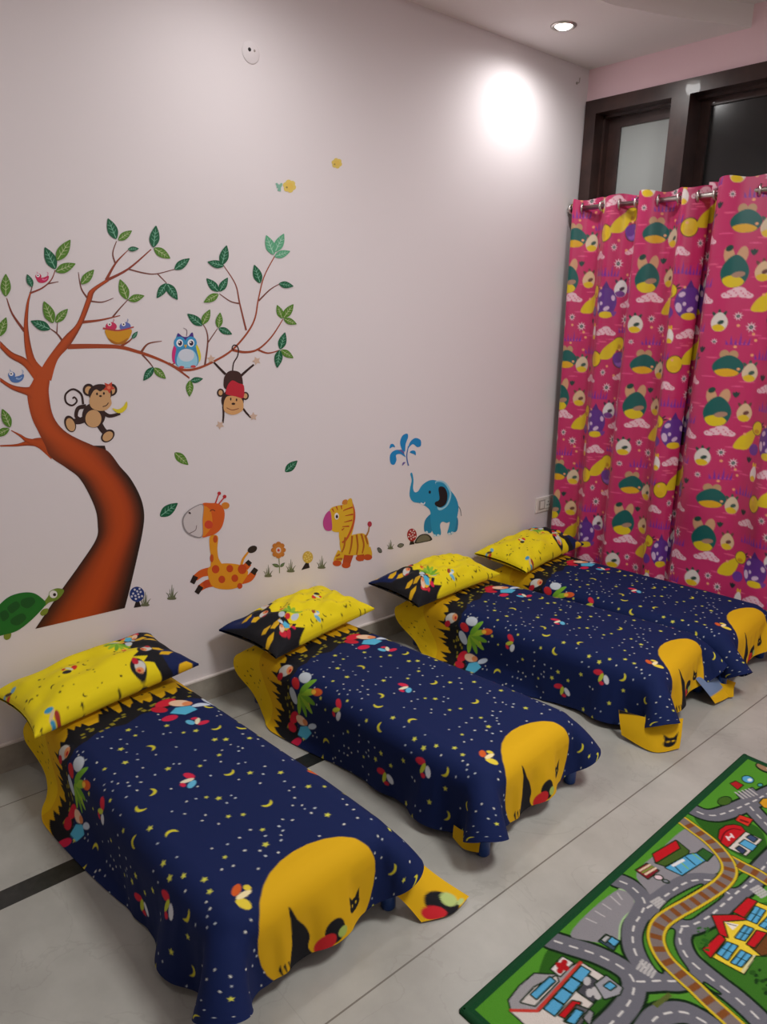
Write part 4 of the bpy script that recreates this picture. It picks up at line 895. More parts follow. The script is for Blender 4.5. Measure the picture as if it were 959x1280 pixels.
ow.put('foot', circ(FB, 200, 892, 14, 7), (196, 70, 70)); ow.put('foot', circ(FB, 262, 888, 14, 7), (196, 70, 70)); ow.done()

# sitting monkey with banana
DB, TN = (50, 28, 24), (204, 160, 112)
mk = Sticker('monkey_sticker', 'brown monkey sticker holding a banana beside the tree trunk', 'wall sticker', tuple(FA(np.array([450, 1160]))))
mk.put('tail', line(FA, [(415, 1020), (405, 970), (365, 945), (328, 970), (330, 1010), (360, 1026), (384, 1005), (372, 985), (362, 992)], 11, 8), DB)
mk.put('leg', line(FA, [(430, 1090), (395, 1105), (360, 1105)], 34, 26), DB); mk.put('leg', line(FA, [(490, 1110), (515, 1150), (540, 1170)], 34, 26), DB)
mk.put('foot', circ(FA, 350, 1118, 28, 43, -20), DB); mk.put('foot', circ(FA, 352, 1122, 21, 34, -20), TN); mk.put('foot', circ(FA, 538, 1178, 28, 38, 50), DB); mk.put('foot', circ(FA, 538, 1180, 21, 29, 50), TN)
mk.put('arm', line(FA, [(430, 1030), (390, 1040), (380, 1080), (400, 1095)], 22, 16), DB); mk.put('arm', line(FA, [(500, 1050), (545, 1078), (600, 1066)], 22, 14), DB)
mk.put('body', circ(FA, 468, 1075, 58, 62), DB); mk.put('body', circ(FA, 466, 1092, 40, 44), TN)
for cx in (442, 556): mk.put('ear', circ(FA, cx, 948, 29, 31), DB); mk.put('ear', circ(FA, cx, 950, 18, 20), TN)
mk.put('head', circ(FA, 500, 965, 60, 46), DB); mk.put('head', sm(FA, [(462, 960), (480, 946), (500, 956), (522, 944), (548, 958), (552, 990), (556, 1020), (530, 1048), (490, 1052), (455, 1035), (446, 1000)]), TN)
mk.put('head', circ(FA, 484, 968, 5, 7), DB); mk.put('head', circ(FA, 518, 966, 5, 7), DB); mk.put('head', circ(FA, 501, 979, 7, 5), DB); mk.put('head', line(FA, [(512, 1032), (530, 1026), (541, 1012)], 4), DB)
mk.put('flower', FA(star(543, 936, 32, 0.2, 5, 0.5)), (200, 66, 44)); mk.put('flower', circ(FA, 543, 936, 9), (226, 120, 90))
mk.put('banana', sm(FA, [(560, 1040), (590, 1045), (615, 1030), (632, 1006), (634, 1035), (612, 1060), (584, 1062)]), (222, 204, 40)); mk.done()
# hanging monkey
hm = Sticker('monkey_sticker', 'brown monkey sticker with red cap hanging upside down from the branch', 'wall sticker', tuple(FB(np.array([475, 930]))))
hm.put('tail', line(FB, [(472, 915), (478, 870), (498, 835), (504, 800), (495, 778), (478, 775), (470, 790), (480, 802)], 7, 6), DB)
hm.put('leg', line(FB, [(435, 930), (405, 900), (372, 865)], 14, 10), DB); hm.put('leg', line(FB, [(515, 940), (550, 908), (586, 878)], 14, 10), DB)
for cx, cy, r in ((358, 848, 50), (600, 858, -40)): hm.put('foot', FB(star(cx, cy, 24, math.radians(r), 5, 0.5)), (206, 178, 158))
hm.put('body', sm(FB, [(430, 940), (450, 915), (480, 910), (512, 922), (526, 960), (522, 1000), (475, 1020), (430, 1005), (424, 970)]), (60, 34, 30))
hm.put('arm', line(FB, [(422, 1100), (424, 1145), (420, 1190)], 11, 9), DB); hm.put('arm', line(FB, [(528, 1112), (548, 1138), (570, 1160)], 11, 9), DB)
hm.put('hand', FB(star(405, 1200, 24, 0.4, 5, 0.5)), (206, 178, 158)); hm.put('hand', FB(star(583, 1155, 24, 0.9, 5, 0.5)), (206, 178, 158))
for cx, cy in ((408, 1028), (540, 1045)): hm.put('ear', circ(FB, cx, cy, 19, 22), DB); hm.put('ear', circ(FB, cx, cy, 11, 14), TN)
hm.put('head', circ(FB, 472, 1070, 60, 62), DB); hm.put('head', sm(FB, [(425, 1085), (440, 1050), (475, 1045), (515, 1055), (530, 1090), (522, 1125), (475, 1146), (430, 1128)]), (212, 160, 104))
hm.put('head', circ(FB, 462, 1062, 4, 8), DB); hm.put('head', circ(FB, 493, 1066, 4, 8), DB); hm.put('head', circ(FB, 476, 1087, 10, 6), DB); hm.put('head', line(FB, [(440, 1108), (470, 1120), (505, 1112)], 4), (130, 70, 50))
hm.put('cap', sm(FB, [(434, 1030), (445, 990), (470, 962), (505, 978), (532, 990), (530, 1055), (490, 1048), (450, 1040)], 3), (190, 34, 52)); hm.done()
# turtle
tu = Sticker('turtle_sticker', 'green turtle sticker at the left edge by the tree base', 'wall sticker', tuple(FC(np.array([60, 1060]))))
tu.put('leg', sm(FC, [(200, 985), (215, 965), (240, 962), (235, 985), (212, 998)]), (124, 140, 46)); tu.put('leg', sm(FC, [(18, 1105), (25, 1082), (55, 1084), (50, 1110), (30, 1118)]), (124, 140, 46))
tu.put('head', sm(FC, [(215, 935), (240, 900), (250, 875), (285, 860), (318, 868), (312, 890), (285, 918), (245, 932), (222, 950)]), (112, 138, 44))
tu.put('shell', sm(FC, [(-60, 1010), (-20, 960), (40, 905), (110, 882), (170, 885), (215, 915), (228, 938), (205, 970), (150, 1025), (90, 1070), (30, 1090), (-40, 1095)]), (30, 110, 36))
for pts in ([(40, 950), (80, 925), (100, 950), (60, 985), (40, 970)], [(110, 915), (160, 905), (175, 930), (140, 960), (105, 945)], [(60, 1010), (110, 985), (130, 1010), (90, 1045), (55, 1035)], [(0, 985), (30, 970), (45, 1000), (15, 1025)]): tu.put('shell', sm(FC, pts), (22, 84, 30))
tu.put('eye', circ(FC, 266, 890, 20, 19), (226, 222, 220)); tu.put('eye', circ(FC, 272, 892, 8), (40, 26, 20)); tu.done()
# giraffe
OG, YG = (212, 92, 26), (226, 150, 28)
gf = Sticker('giraffe_sticker', 'orange running giraffe sticker with white muzzle above the beds', 'wall sticker', tuple(FD(np.array([400, 745]))))
gf.put('tail', line(FD, [(485, 630), (495, 595), (520, 560)], 14, 9), YG); gf.put('tail', circ(FD, 541, 546, 25, 17, -25), (46, 34, 28))
for pts, w in (([(340, 655), (290, 665), (255, 690)], 30), ([(350, 710), (310, 720), (275, 742)], 30), ([(470, 650), (500, 640), (525, 615)], 28), ([(480, 700), (525, 690), (550, 660)], 28)):
    gf.put('leg', line(FD, pts, 44, w), OG)
for a, b in (((258, 680), (240, 715)), ((285, 730), (262, 765)), ((515, 622), (530, 605)), ((542, 668), (560, 642))):
    gf.put('hoof', line(FD, [a, b], 28, 24), (40, 28, 24))
gf.put('body', sm(FD, [(320, 640), (370, 620), (430, 616), (490, 628), (520, 660), (500, 700), (470, 735), (410, 746), (350, 735), (325, 700)]), YG)
gf.put('neck', sm(FD, [(330, 480), (368, 480), (366, 540), (372, 590), (395, 640), (335, 650), (335, 590), (327, 530)], 4), YG)
for x, y, r in ((357, 645, 19), (428, 642, 17), (388, 696, 17), (453, 690, 17), (490, 645, 22), (313, 718, 18), (478, 728, 13)): gf.put('body', circ(FD, x, y, r, r*1.1), (196, 70, 26))
gf.put('neck', circ(FD, 355, 495, 11, 18), (196, 80, 26)); gf.put('neck', circ(FD, 338, 590, 9, 20), (196, 80, 26))
gf.put('horn', line(FD, [(355, 318), (374, 268)], 7, 6), (190, 50, 50)); gf.put('horn', line(FD, [(372, 320), (402, 284)], 7, 6), (190, 50, 50)); gf.put('horn', circ(FD, 375, 266, 9), (190, 44, 50)); gf.put('horn', circ(FD, 402, 282, 9), (190, 44, 50))
gf.put('head', circ(FD, 406, 327, 20, 17), (214, 130, 40)); gf.put('head', sm(FD, [(288, 322), (330, 314), (380, 322), (402, 365), (390, 430), (360, 465), (320, 480), (288, 480), (290, 400)], 5), OG)
gf.put('head', sm(FD, [(292, 330), (330, 350), (340, 420), (310, 470), (290, 475), (291, 400)], 4), (222, 132, 30)); gf.put('head', circ(FD, 322, 422, 21), (206, 70, 40)); gf.put('head', line(FD, [(328, 356), (340, 347), (354, 354)], 4), (90, 40, 26))
gf.put('muzzle', sm(FD, [(295, 322), (250, 332), (205, 365), (190, 405), (205, 455), (245, 482), (290, 482), (292, 400)], 5), (150, 142, 144)); gf.put('muzzle', sm(FD, [(292, 327), (250, 337), (212, 368), (196, 405), (210, 450), (247, 476), (287, 477), (289, 400)], 5), (206, 198, 198))
gf.put('muzzle', circ(FD, 227, 364, 7, 5, 30), (60, 40, 46)); gf.put('muzzle', line(FD, [(225, 466), (255, 450), (262, 425)], 4, 3), (110, 90, 92)); gf.done()
# zebra
ZY, ZS = (222, 176, 40), (184, 74, 30)
zb = Sticker('zebra_sticker', 'yellow zebra sticker with orange stripes and pink muzzle', 'wall sticker', tuple(FE(np.array([230, 750]))))
zb.put('tail', line(FE, [(310, 600), (322, 575), (326, 545)], 9, 6), (170, 120, 60)); zb.put('tail', circ(FE, 328, 540, 11, 14), (176, 50, 70))
for pts, c in (([(190, 680), (170, 715), (165, 735)], ZY), ([(225, 690), (215, 725), (210, 750)], ZS), ([(280, 670), (285, 700), (278, 715)], ZS), ([(310, 660), (320, 690), (315, 708)], ZY)): zb.put('leg', line(FE, pts, 46, 36), c)
for x, y in ((165, 735), (210, 745), (280, 710), (318, 705)): zb.put('hoof', circ(FE, x, y, 22, 15), (196, 80, 30))
zb.put('body', sm(FE, [(180, 620), (200, 600), (235, 595), (290, 585), (315, 605), (325, 650), (310, 685), (250, 695), (195, 690), (180, 655)]), ZY)
zb.put('neck', sm(FE, [(180, 560), (250, 480), (252, 530), (235, 600), (205, 640), (180, 630)], 4), ZY); zb.put('mane', line(FE, [(236, 430), (250, 480), (245, 540), (215, 610), (190, 632)], 12, 9), (196, 84, 36))
zb.put('head', sm(FE, [(130, 465), (165, 448), (205, 440), (222, 415), (238, 414), (244, 455), (245, 500), (220, 555), (180, 578), (140, 572), (125, 520)]), ZY)
zb.put('ear', sm(FE, [(190, 440), (196, 420), (215, 418), (214, 440)], 3), (206, 130, 50))
zb.put('muzzle', sm(FE, [(95, 525), (108, 490), (130, 474), (138, 520), (138, 568), (112, 572), (98, 555)], 5), (190, 70, 140))
for pts in ([(140, 462), (150, 480)], [(160, 450), (168, 470)], [(185, 446), (188, 466)], [(242, 455), (205, 468), (195, 475)], [(245, 490), (205, 498)], [(240, 520), (200, 530)], [(225, 550), (190, 552)], [(188, 570), (200, 560)]): zb.put('head', line(FE, pts, 8, 3), ZS)
for pts in ([(240, 598), (235, 650), (225, 690)], [(262, 592), (268, 650), (262, 692)], [(285, 588), (298, 640), (290, 685)], [(305, 595), (318, 640)], [(205, 605), (200, 650), (188, 680)], [(178, 690), (160, 700)], [(190, 712), (160, 715)]): zb.put('body', line(FE, pts, 10, 6), (176, 96, 30))
zb.put('eye', circ(FE, 162, 500, 11, 17), (236, 230, 226)); zb.put('eye', circ(FE, 163, 502, 6, 9), (50, 26, 30)); zb.done()
# elephant and its water
EB, EL = (34, 146, 190), (150, 206, 228)
el = Sticker('elephant_sticker', 'blue elephant sticker with raised trunk near the switch', 'wall sticker', tuple(FE(np.array([680, 600]))))
el.put('tail', line(FE, [(765, 445), (780, 465), (786, 500)], 5, 3), (110, 120, 130))
el.put('leg', sm(FE, [(605, 520), (640, 490), (640, 570), (622, 585), (600, 572)], 4), (28, 128, 172)); el.put('leg', sm(FE, [(735, 500), (768, 510), (766, 568), (745, 575)], 4), (28, 128, 172))
el.put('body', sm(FE, [(540, 284), (531, 290), (538, 320), (530, 360), (528, 400), (545, 428), (585, 438), (628, 470), (632, 520), (640, 575), (660, 600), (684, 590), (680, 545), (692, 528), (712, 534), (728, 530), (722, 560), (716, 585), (735, 592), (752, 570), (762, 520), (772, 460), (762, 415), (735, 375), (700, 345), (660, 322), (625, 322), (590, 345), (570, 375), (553, 380), (545, 360), (547, 320)], 4), EB)
el.put('ear', sm(FE, [(655, 330), (685, 322), (715, 340), (736, 385), (722, 440), (690, 468), (668, 465), (665, 420), (672, 370)], 5), EL); el.put('ear', sm(FE, [(658, 334), (684, 330), (708, 346), (727, 388), (714, 436), (690, 458), (664, 450), (662, 420), (668, 370)], 5), EB)
el.put('ear', sm(FE, [(672, 358), (700, 356), (716, 390), (710, 435), (682, 456), (656, 446), (655, 430), (676, 415)], 5), (30, 24, 28))
el.put('eye', circ(FE, 628, 380, 6, 8), (20, 30, 50)); el.put('tusk', line(FE, [(582, 434), (598, 440), (604, 430)], 7, 4), (226, 230, 236))
for x, y in ((652, 597), (670, 596), (726, 588), (740, 583), (612, 580)): el.put('toenail', circ(FE, x, y, 7, 6), (190, 216, 230))
el.done()
sp = Sticker('splash_sticker', 'blue water splash sticker above the elephant trunk', 'wall sticker', tuple(FE(np.array([510, 240]))))
SB, SP2 = (20, 134, 196), (110, 96, 160)
sp.put('stream', line(FE, [(522, 248), (515, 220), (514, 190), (522, 150)], 7, 5), (80, 110, 170))
for pts, c in (([(488, 165), (480, 130), (492, 98), (515, 88), (520, 105), (508, 140), (504, 178)], SB), ([(516, 175), (530, 130), (556, 110), (582, 120), (584, 148), (565, 155), (545, 140), (526, 155)], SB), ([(508, 205), (485, 172), (452, 172), (430, 195), (432, 235), (450, 243), (462, 220), (460, 195), (482, 190)], SB),
               ([(428, 162), (432, 142), (446, 140), (455, 156), (442, 154)], SB), ([(528, 182), (540, 172), (556, 176), (558, 196), (548, 190)], SB), ([(490, 248), (494, 232), (506, 230), (500, 240)], SP2), ([(470, 172), (488, 168), (500, 182), (498, 190), (485, 178)], SP2)):
    sp.put('drop', sm(FE, pts, 4), c)
sp.done()
# mushrooms, flower, grass tufts, stones
def mushroom(label, F, cx, cy, rx, ry, cap, dots, stalk, tip):
    m = Sticker('mushroom_sticker', label, 'wall sticker', tuple(F(np.array(tip))), 'mushroom stickers')
    m.put('stalk', F(stalk), (34, 26, 26)); m.put('cap', circ(F, cx, cy, rx, ry), cap)
    R = random.Random(int(cx)); 
    for k in range(11):
        a = k*2.4; q = 0.82*math.sqrt((k+0.5)/11); m.put('cap', circ(F, cx+rx*q*math.cos(a), cy+ry*q*math.sin(a), rx*0.16, ry*0.14, 30*k, 8), dots)
    return m.done()
mushroom('blue and white spotted mushroom sticker at the foot of the tree', FC, 684, 890, 37, 38, (30, 54, 120), (206, 206, 220), [(668, 958), (680, 920), (695, 925), (705, 952)], (685, 950))
mushroom('pale yellow mushroom sticker right of the flower', FD, 818, 585, 26, 30, (206, 172, 70), (226, 206, 120), [(785, 650), (808, 612), (822, 612), (828, 638)], (808, 645))
mushroom('red and white spotted mushroom sticker beside the elephant', FE, 539, 594, 24, 32, (160, 34, 40), (220, 200, 200), [(526, 644), (534, 615), (546, 615), (552, 640)], (538, 640))
fl = Sticker('flower_sticker', 'orange flower sticker between the giraffe and the zebra', 'wall sticker', tuple(FD(np.array([676, 660]))))
fl.put('stem', line(FD, [(674, 590), (676, 625), (677, 665)], 4), (120, 130, 90)); leaf_shape(fl, 'leaf', FD, (676, 632), (640, 620), ((80, 100, 60), (120, 140, 100))); leaf_shape(fl, 'leaf', FD, (680, 634), (703, 612), ((80, 100, 60), (120, 140, 100)))
for k in range(8): a = k*math.pi/4; fl.put('bloom', circ(FD, 671+24*math.cos(a), 549+30*math.sin(a), 13, 12), (192, 118, 44))
fl.put('bloom', circ(FD, 671, 549, 24, 28), (200, 126, 50)); fl.put('bloom', circ(FD, 671, 550, 13, 15), (216, 196, 190)); fl.put('bloom', circ(FD, 671, 550, 6, 7), (190, 50, 50)); fl.done()
def tuft_sticker(label, F, cx, cy, s):
    g = Sticker('grass_sticker', label, 'wall sticker', tuple(F(np.array([cx, cy]))), 'grass tuft stickers')
    for k, (dx, h, bend) in enumerate(((-0.5, 0.7, -0.35), (-0.25, 1.1, -0.1), (0.0, 1.6, 0.02), (0.2, 1.25, 0.08), (0.45, 0.8, 0.4), (-0.1, 0.6, -0.3), (0.3, 0.6, 0.35))):
        g.put('grass_print', line(F, [(cx+dx*s*0.6, cy), (cx+(dx*0.6+bend*0.3)*s, cy-h*s*0.6), (cx+(dx*0.6+bend)*s, cy-h*s)], 0.16*s, 0.03*s), ((96, 104, 72), (120, 126, 96))[k % 2])
    g.put('grass_print', sm(F, [(cx-0.5*s, cy-0.1*s), (cx, cy-0.2*s), (cx+0.5*s, cy-0.1*s), (cx+0.35*s, cy+0.1*s), (cx-0.4*s, cy+0.1*s)], 3), (104, 108, 80)); return g.done()
tuft_sticker('grass tuft sticker touching the blue mushroom', FC, 725, 945, 42); tuft_sticker('grass tuft sticker between the blue mushroom and the giraffe', FC, 858, 912, 44)
tuft_sticker('grass tuft sticker just left of the orange flower', FD, 620, 680, 36); tuft_sticker('grass tuft sticker between the orange flower and yellow mushroom', FD, 733, 656, 38)
tuft_sticker('grass tuft sticker just left of the zebra', FE, 88, 758, 38); tuft_sticker('thin grass tuft sticker between the zebra and the red mushroom', FE, 432, 662, 28)
def pebble(label, pts, c, name='stone_sticker'):
    p_ = np.mean(pts, 0); s = Sticker(name, label, 'wall sticker', tuple(FE(p_)), 'stone stickers'); s.put('stone_print', sm(FE, pts), (44, 44, 40)); q = np.array(pts)*0.78+p_*0.22; s.put('stone_print', sm(FE, q), c); return s.done()
pebble('small dark stone sticker just right of the zebra', [(365, 662), (375, 656), (388, 668), (388, 682), (374, 682)], (100, 104, 96)); pebble('small oval stone sticker left of the red mushroom', [(466, 650), (478, 636), (496, 638), (498, 648), (482, 658)], (112, 114, 100))
pebble('large grey boulder sticker under the elephant', [(553, 636), (566, 606), (590, 590), (622, 592), (640, 618), (600, 630)], (112, 110, 92))
# little yellow blooms high on the wall
def bloom(label, cx, cy, r, teal=None):
    s = Sticker('bloom_sticker', label, 'wall sticker', tuple(FF(np.array([cx, cy]))), 'small yellow blooms high on the wall')
    for k in range(6): a = k*math.pi/3+0.3; s.put('bloom_print', circ(FF, cx+r*0.62*math.cos(a), cy+r*0.62*math.sin(a), r*0.5, r*0.48), (222, 196, 100))
    s.put('bloom_print', circ(FF, cx, cy, r*0.6), (224, 190, 86)); s.put('bloom_print', circ(FF, cx-0.45*r, cy+0.2*r, r*0.16), (150, 130, 70))
    if teal:
        for (a, b) in teal: s.put('leaf', line(FF, [a, ((a[0]+b[0])/2+3, (a[1]+b[1])/2), b], 22, 10), (130, 180, 160))
    return s.done()
bloom('pale yellow bloom sticker with small teal leaves high on the wall', 392, 1020, 36, [((330, 1050), (328, 1010)), ((325, 1030), (312, 1002)), ((330, 1025), (345, 1002))]); bloom('tiny yellow bloom sticker, the highest on the wall', 676, 883, 29)

# ------------------------------------------------------------------ play rug with printed streets
RO = np.array(floor_xy(576, 1265)); RV = np.array(floor_xy(930, 945))-RO; RL = float(np.linalg.norm(RV)); RV /= RL; RU = np.array([RV[1], -RV[0]]); RWID = 1.0; RT = 0.008
def on_rug(F):
    def f(p):
        out = []
        for q in F(np.atleast_2d(np.asarray(p, float))):
            w = np.array(floor_xy(q[0], q[1], RT))-RO; out.append((w@RU, w@RV))
        return np.array(out)
    return f
R1, R2, R3 = on_rug(FR(560, 1060, .2086)), on_rug(FR(740, 1000, .2284)), on_rug(FR(800, 940, .1658))
def rug_print():
    cv = Canvas(RWID, RL, 0.0026, (78, 142, 42)); R = random.Random(4)
    INK, ROAD, GR, DG = (18, 40, 18), (104, 104, 112), (136, 134, 138), (44, 92, 28)
    def P(F, pts, c, o=0.0035):
        q = F(pts)
        if o: cv.stroke(np.vstack([q, q[:1]]), o*2.3, INK)
        cv.poly(q, c)
    def S(F, pts, c): cv.poly(crom(F(pts), 5, True), c)
    # darker lawns
    S(R2, [(560, 90), (680, 70), (800, 100), (930, 170), (959, 300), (880, 330), (760, 280), (640, 190)], DG); S(R2, [(-260, 850), (-150, 830), (60, 900), (150, 960), (160, 1060), (60, 1200), (-80, 1300), (-330, 1250)], DG)
    S(R2, [(560, 760), (640, 680), (760, 640), (950, 560), (1150, 650), (1150, 1200), (950, 1180), (800, 1020), (640, 900)], (56, 108, 34)); S(R2, [(290, 1060), (400, 1040), (560, 1060), (650, 1150), (400, 1100), (280, 1180)], (78, 140, 44))
    roads = [(R2, [(135, 438), (200, 465), (255, 510), (290, 565), (270, 625), (232, 690), (224, 760), (240, 840), (290, 915), (335, 960)]),
             (R2, [(290, 600), (370, 550), (440, 500), (520, 452), (600, 438), (690, 445)]),
             (R2, [(-225, 766), (-120, 800), (0, 838), (100, 882), (180, 930), (226, 985), (230, 1040), (205, 1110), (150, 1180), (80, 1250), (0, 1330)]),
             (R2, [(225, 995), (300, 995), (380, 990), (470, 990), (590, 940)]), (R2, [(470, 692), (540, 688), (640, 640), (720, 572), (790, 512), (880, 440), (945, 365), (1060, 250), (1200, 120)]),
             (R2, [(500, 690), (480, 745), (492, 805), (530, 870), (600, 935), (690, 1008), (790, 1085), (890, 1175), (960, 1250)]), (R2, [(280, 1290), (350, 1195), (430, 1165), (510, 1165), (580, 1195), (650, 1240), (760, 1330)]),
             (R3, [(410, 440), (480, 470), (560, 480), (640, 462), (720, 432), (800, 398), (880, 362), (960, 318), (1100, 260)]), (R3, [(820, 400), (890, 478), (960, 550), (1100, 690)]), (R2, [(700, 480), (760, 520), (800, 560)])]
    RW = 0.052
    C = [crom(F(p), 6) for F, p in roads]
    for c in C: cv.stroke(c, RW+0.015, INK)
    # paved lots
    P(R2, crom([(150, 488), (200, 505), (234, 545), (228, 600), (182, 640), (156, 690), (150, 765), (60, 782), (-20, 772), (-118, 737), (0, 600)], 4, True), GR, 0)
    P(R2, crom([(508, 160), (570, 195), (650, 250), (700, 320), (700, 380), (664, 408), (560, 405), (470, 440), (345, 528), (296, 488), (245, 400), (370, 280)], 4, True), GR, 0)
    cv.stroke(crom(R2([(150, 488), (200, 505), (234, 545), (228, 600), (182, 640), (156, 690), (150, 765)]), 4), 0.004, (160, 196, 140))
    P(R3, [(735, 325), (850, 270), (900, 320), (790, 385)], ROAD)
    for c in C: cv.stroke(c, RW, ROAD)
    for c in C: cv.dashes(c, 0.0048, (206, 204, 200), 0.017, 0.020)
    for a, b in (((345, 545), (400, 590)), ((260, 900), (345, 950)), ((890, 480), (950, 525)), ((745, 330), (860, 300))):
        F = R3 if a == (745, 330) else R2; q = R2([a, b]) if F is R2 else R3([a, b])
        for t in np.linspace(0.05, 0.95, 5):
            m = q[0]+(q[1]-q[0])*t; d = (q[1]-q[0])/np.linalg.norm(q[1]-q[0]); n = np.array([-d[1], d[0]]); cv.stroke([m-n*0.016, m+n*0.016], 0.0065, (176, 174, 172))
    for a, b in (((140, 510), (165, 545)), ((105, 530), (155, 575)), ((60, 570), (105, 600)), ((20, 610), (70, 640)), ((-30, 650), (25, 675))): cv.stroke(R2([a, b]), 0.003, (190, 186, 186))
    # green islands between road and rails
    for pts in ([(325, 665), (300, 700), (285, 760), (300, 830), (350, 920), (385, 940), (330, 850), (310, 760)], [(420, 715), (400, 760), (420, 830), (470, 890), (525, 935), (470, 850), (445, 780), (450, 715)], [(380, 605), (450, 560), (600, 470), (560, 480), (440, 545)],
                [(500, 645), (580, 600), (710, 520), (690, 545), (600, 610), (540, 650)], [(760, 470), (830, 400), (870, 400), (800, 470)], [(620, 1005), (700, 1060), (650, 1035)]):
        q = crom(R2(pts), 4, True); cv.stroke(np.vstack([q, q[:1]]), 0.010, INK); cv.poly(q, (72, 132, 40))
    rails = [crom(R2([(760, 330), (830, 368), (900, 402), (959, 438), (1100, 520), (1250, 600)]), 6), crom(R2([(495, 112), (560, 160), (640, 220), (700, 280), (745, 345), (752, 400), (715, 455), (640, 510), (540, 570), (450, 620), (380, 672), (352, 735), (362, 800), (402, 872), (470, 942), (560, 1022), (640, 1100), (720, 1172), (800, 1245)]), 6)]
    for c in rails: cv.stroke(c, 0.048, INK); cv.stroke(c, 0.043, (206, 178, 40)); cv.stroke(c, 0.030, (120, 108, 104)); 
    for c in rails:
        seg = np.linalg.norm(np.diff(c, axis=0), axis=1); L = np.concatenate([[0], np.cumsum(seg)]); t = 0.02
        while t < L[-1]-0.02:
            a = np.array([np.interp(t, L, c[:, k]) for k in (0, 1)]); b = np.array([np.interp(t+0.016, L, c[:, k]) for k in (0, 1)]); d = (b-a)/np.linalg.norm(b-a); n = np.array([-d[1], d[0]])*0.0145
            cv.poly([a-n, b-n, b+n, a+n], (124, 74, 36)); t += 0.038
    RED, BLU, YL, WH = (186, 26, 34), (84, 160, 200), (224, 196, 56), (206, 198, 190)
    # filling station with kiosk
    P(R2, [(350, 345), (480, 268), (465, 225), (530, 278), (525, 300), (400, 362)], (66, 92, 36)); P(R2, [(335, 298), (460, 224), (480, 264), (352, 342)], RED); P(R2, [(405, 372), (530, 300), (600, 290), (622, 330), (492, 412)], BLU)
    for k in range(4): cv.stroke(R2([(440+38*k, 350-18*k), (490+38*k, 400-22*k)]), 0.004, (120, 180, 60) if k % 2 else INK)
    cv.stroke(R2([(445, 360), (500, 330)]), 0.009, (220, 220, 220)); P(R2, [(578, 292), (610, 268), (662, 300), (630, 334)], (46, 92, 40))
    P(R2, [(243, 386), (302, 350), (364, 386), (306, 432)], (120, 30, 40))
    for k in range(3): cv.stroke(R2([(262+16*k, 388+10*k), (318+16*k, 356+9*k)]), 0.006, ((214, 190, 160), (120, 140, 60), (222, 200, 170))[k])
    cv.stroke(R2([(360, 425), (372, 425)]), 0.022, INK); cv.stroke(R2([(360, 425), (370, 425)]), 0.015, (216, 190, 196)); cv.stroke(R2([(400, 445), (410, 447)]), 0.017, INK); cv.stroke(R2([(402, 445), (408, 446)]), 0.009, (120, 124, 130))
    # round red station marked H
    P(R3, [(595, 650), (605, 590), (650, 558), (710, 550), (765, 562), (795, 602), (672, 725), (622, 690)], RED); cv.stroke(crom(R3([(610, 680), (640, 610), (700, 580), (760, 590)]), 5), 0.004, (90, 12, 20))
    P(R3, [(672, 725), (800, 606), (918, 662), (800, 782)], WH); P(R3, [(755, 692), (792, 664), (878, 710), (846, 744)], BLU); P(R3, [(808, 645), (835, 628), (885, 655), (858, 680)], (60, 76, 110)); P(R3, [(728, 730), (752, 712), (800, 745), (775, 768)], (50, 60, 90))
    for a, b in (((655, 640), (672, 665)), ((688, 620), (705, 645)), ((664, 652), (697, 633))): cv.stroke(R3([a, b]), 0.006, (226, 200, 200))
    P(R3, [(725, 515), (755, 478), (850, 510), (815, 560)], (206, 50, 36)); cv.stroke(R3([(765, 515), (810, 530)]), 0.010, (120, 24, 24))
    # toys on the far lawn
    P(R3, [(685, 240), (725, 222), (776, 250), (738, 282)], (170, 30, 36)); cv.poly(R3(ell(815, 208, 50, 30, 15)), INK); cv.poly(R3(ell(815, 208, 42, 24, 15)), BLU); cv.poly(R3(ell(830, 212, 18, 12)), (210, 222, 230)); cv.poly(R3(ell(908, 250, 24, 16)), INK); cv.poly(R3(ell(908, 250, 16, 10)), (70, 150, 150))
    cv.poly(R3(ell(640, 370, 58, 36, -10)), INK); cv.poly(R3(ell(640, 370, 50, 30, -10)), (64, 98, 34)); cv.poly(R3(ell(955, 125, 90, 34, 20)), INK); cv.poly(R3(ell(955, 122, 78, 24, 20)), (150, 120, 90)); cv.poly(R3(ell(985, 130, 30, 14, 20)), (210, 190, 180))
    P(R3, [(905, 385), (930, 355), (1100, 350), (1100, 440), (940, 420)], (206, 150, 36))
    # bus by the lot
    P(R2, [(42, 775), (80, 740), (150, 775), (118, 822)], (60, 76, 92)); P(R2, [(85, 770), (110, 752), (146, 776), (122, 800)], BLU); P(R2, [(55, 765), (80, 745), (98, 752), (72, 780)], (170, 170, 170))
    # hospital with cross
    P(R1, [(375, 978), (540, 982), (798, 688), (985, 800), (720, 1100), (520, 1110)], WH); P(R1, [(366, 915), (430, 832), (520, 756), (640, 762), (800, 684), (545, 975), (380, 970)], (150, 148, 150)); P(R1, [(440, 925), (520, 838), (650, 770), (660, 800), (520, 945)], (196, 190, 184))
    P(R1, [(500, 880), (612, 778), (640, 798), (530, 905)], BLU); cv.stroke(R1([(380, 975), (535, 978), (796, 688)]), 0.008, (190, 60, 50))
    P(R1, [(620, 728), (688, 655), (748, 690), (672, 768)], (214, 208, 204)); cv.stroke(R1([(668, 705), (706, 720)]), 0.017, (170, 24, 30)); cv.stroke(R1([(700, 684), (670, 740)]), 0.014, (170, 24, 30))
    P(R1, [(580, 965), (800, 712), (850, 742), (640, 1005)], BLU)
    for k in range(1, 4): q = R1([(580+55*k, 965-63*k), (640+52*k, 1005-66*k)]); cv.stroke(q, 0.006, INK)
    P(R1, [(780, 862), (850, 770), (940, 830), (870, 925)], (70, 70, 76)); 
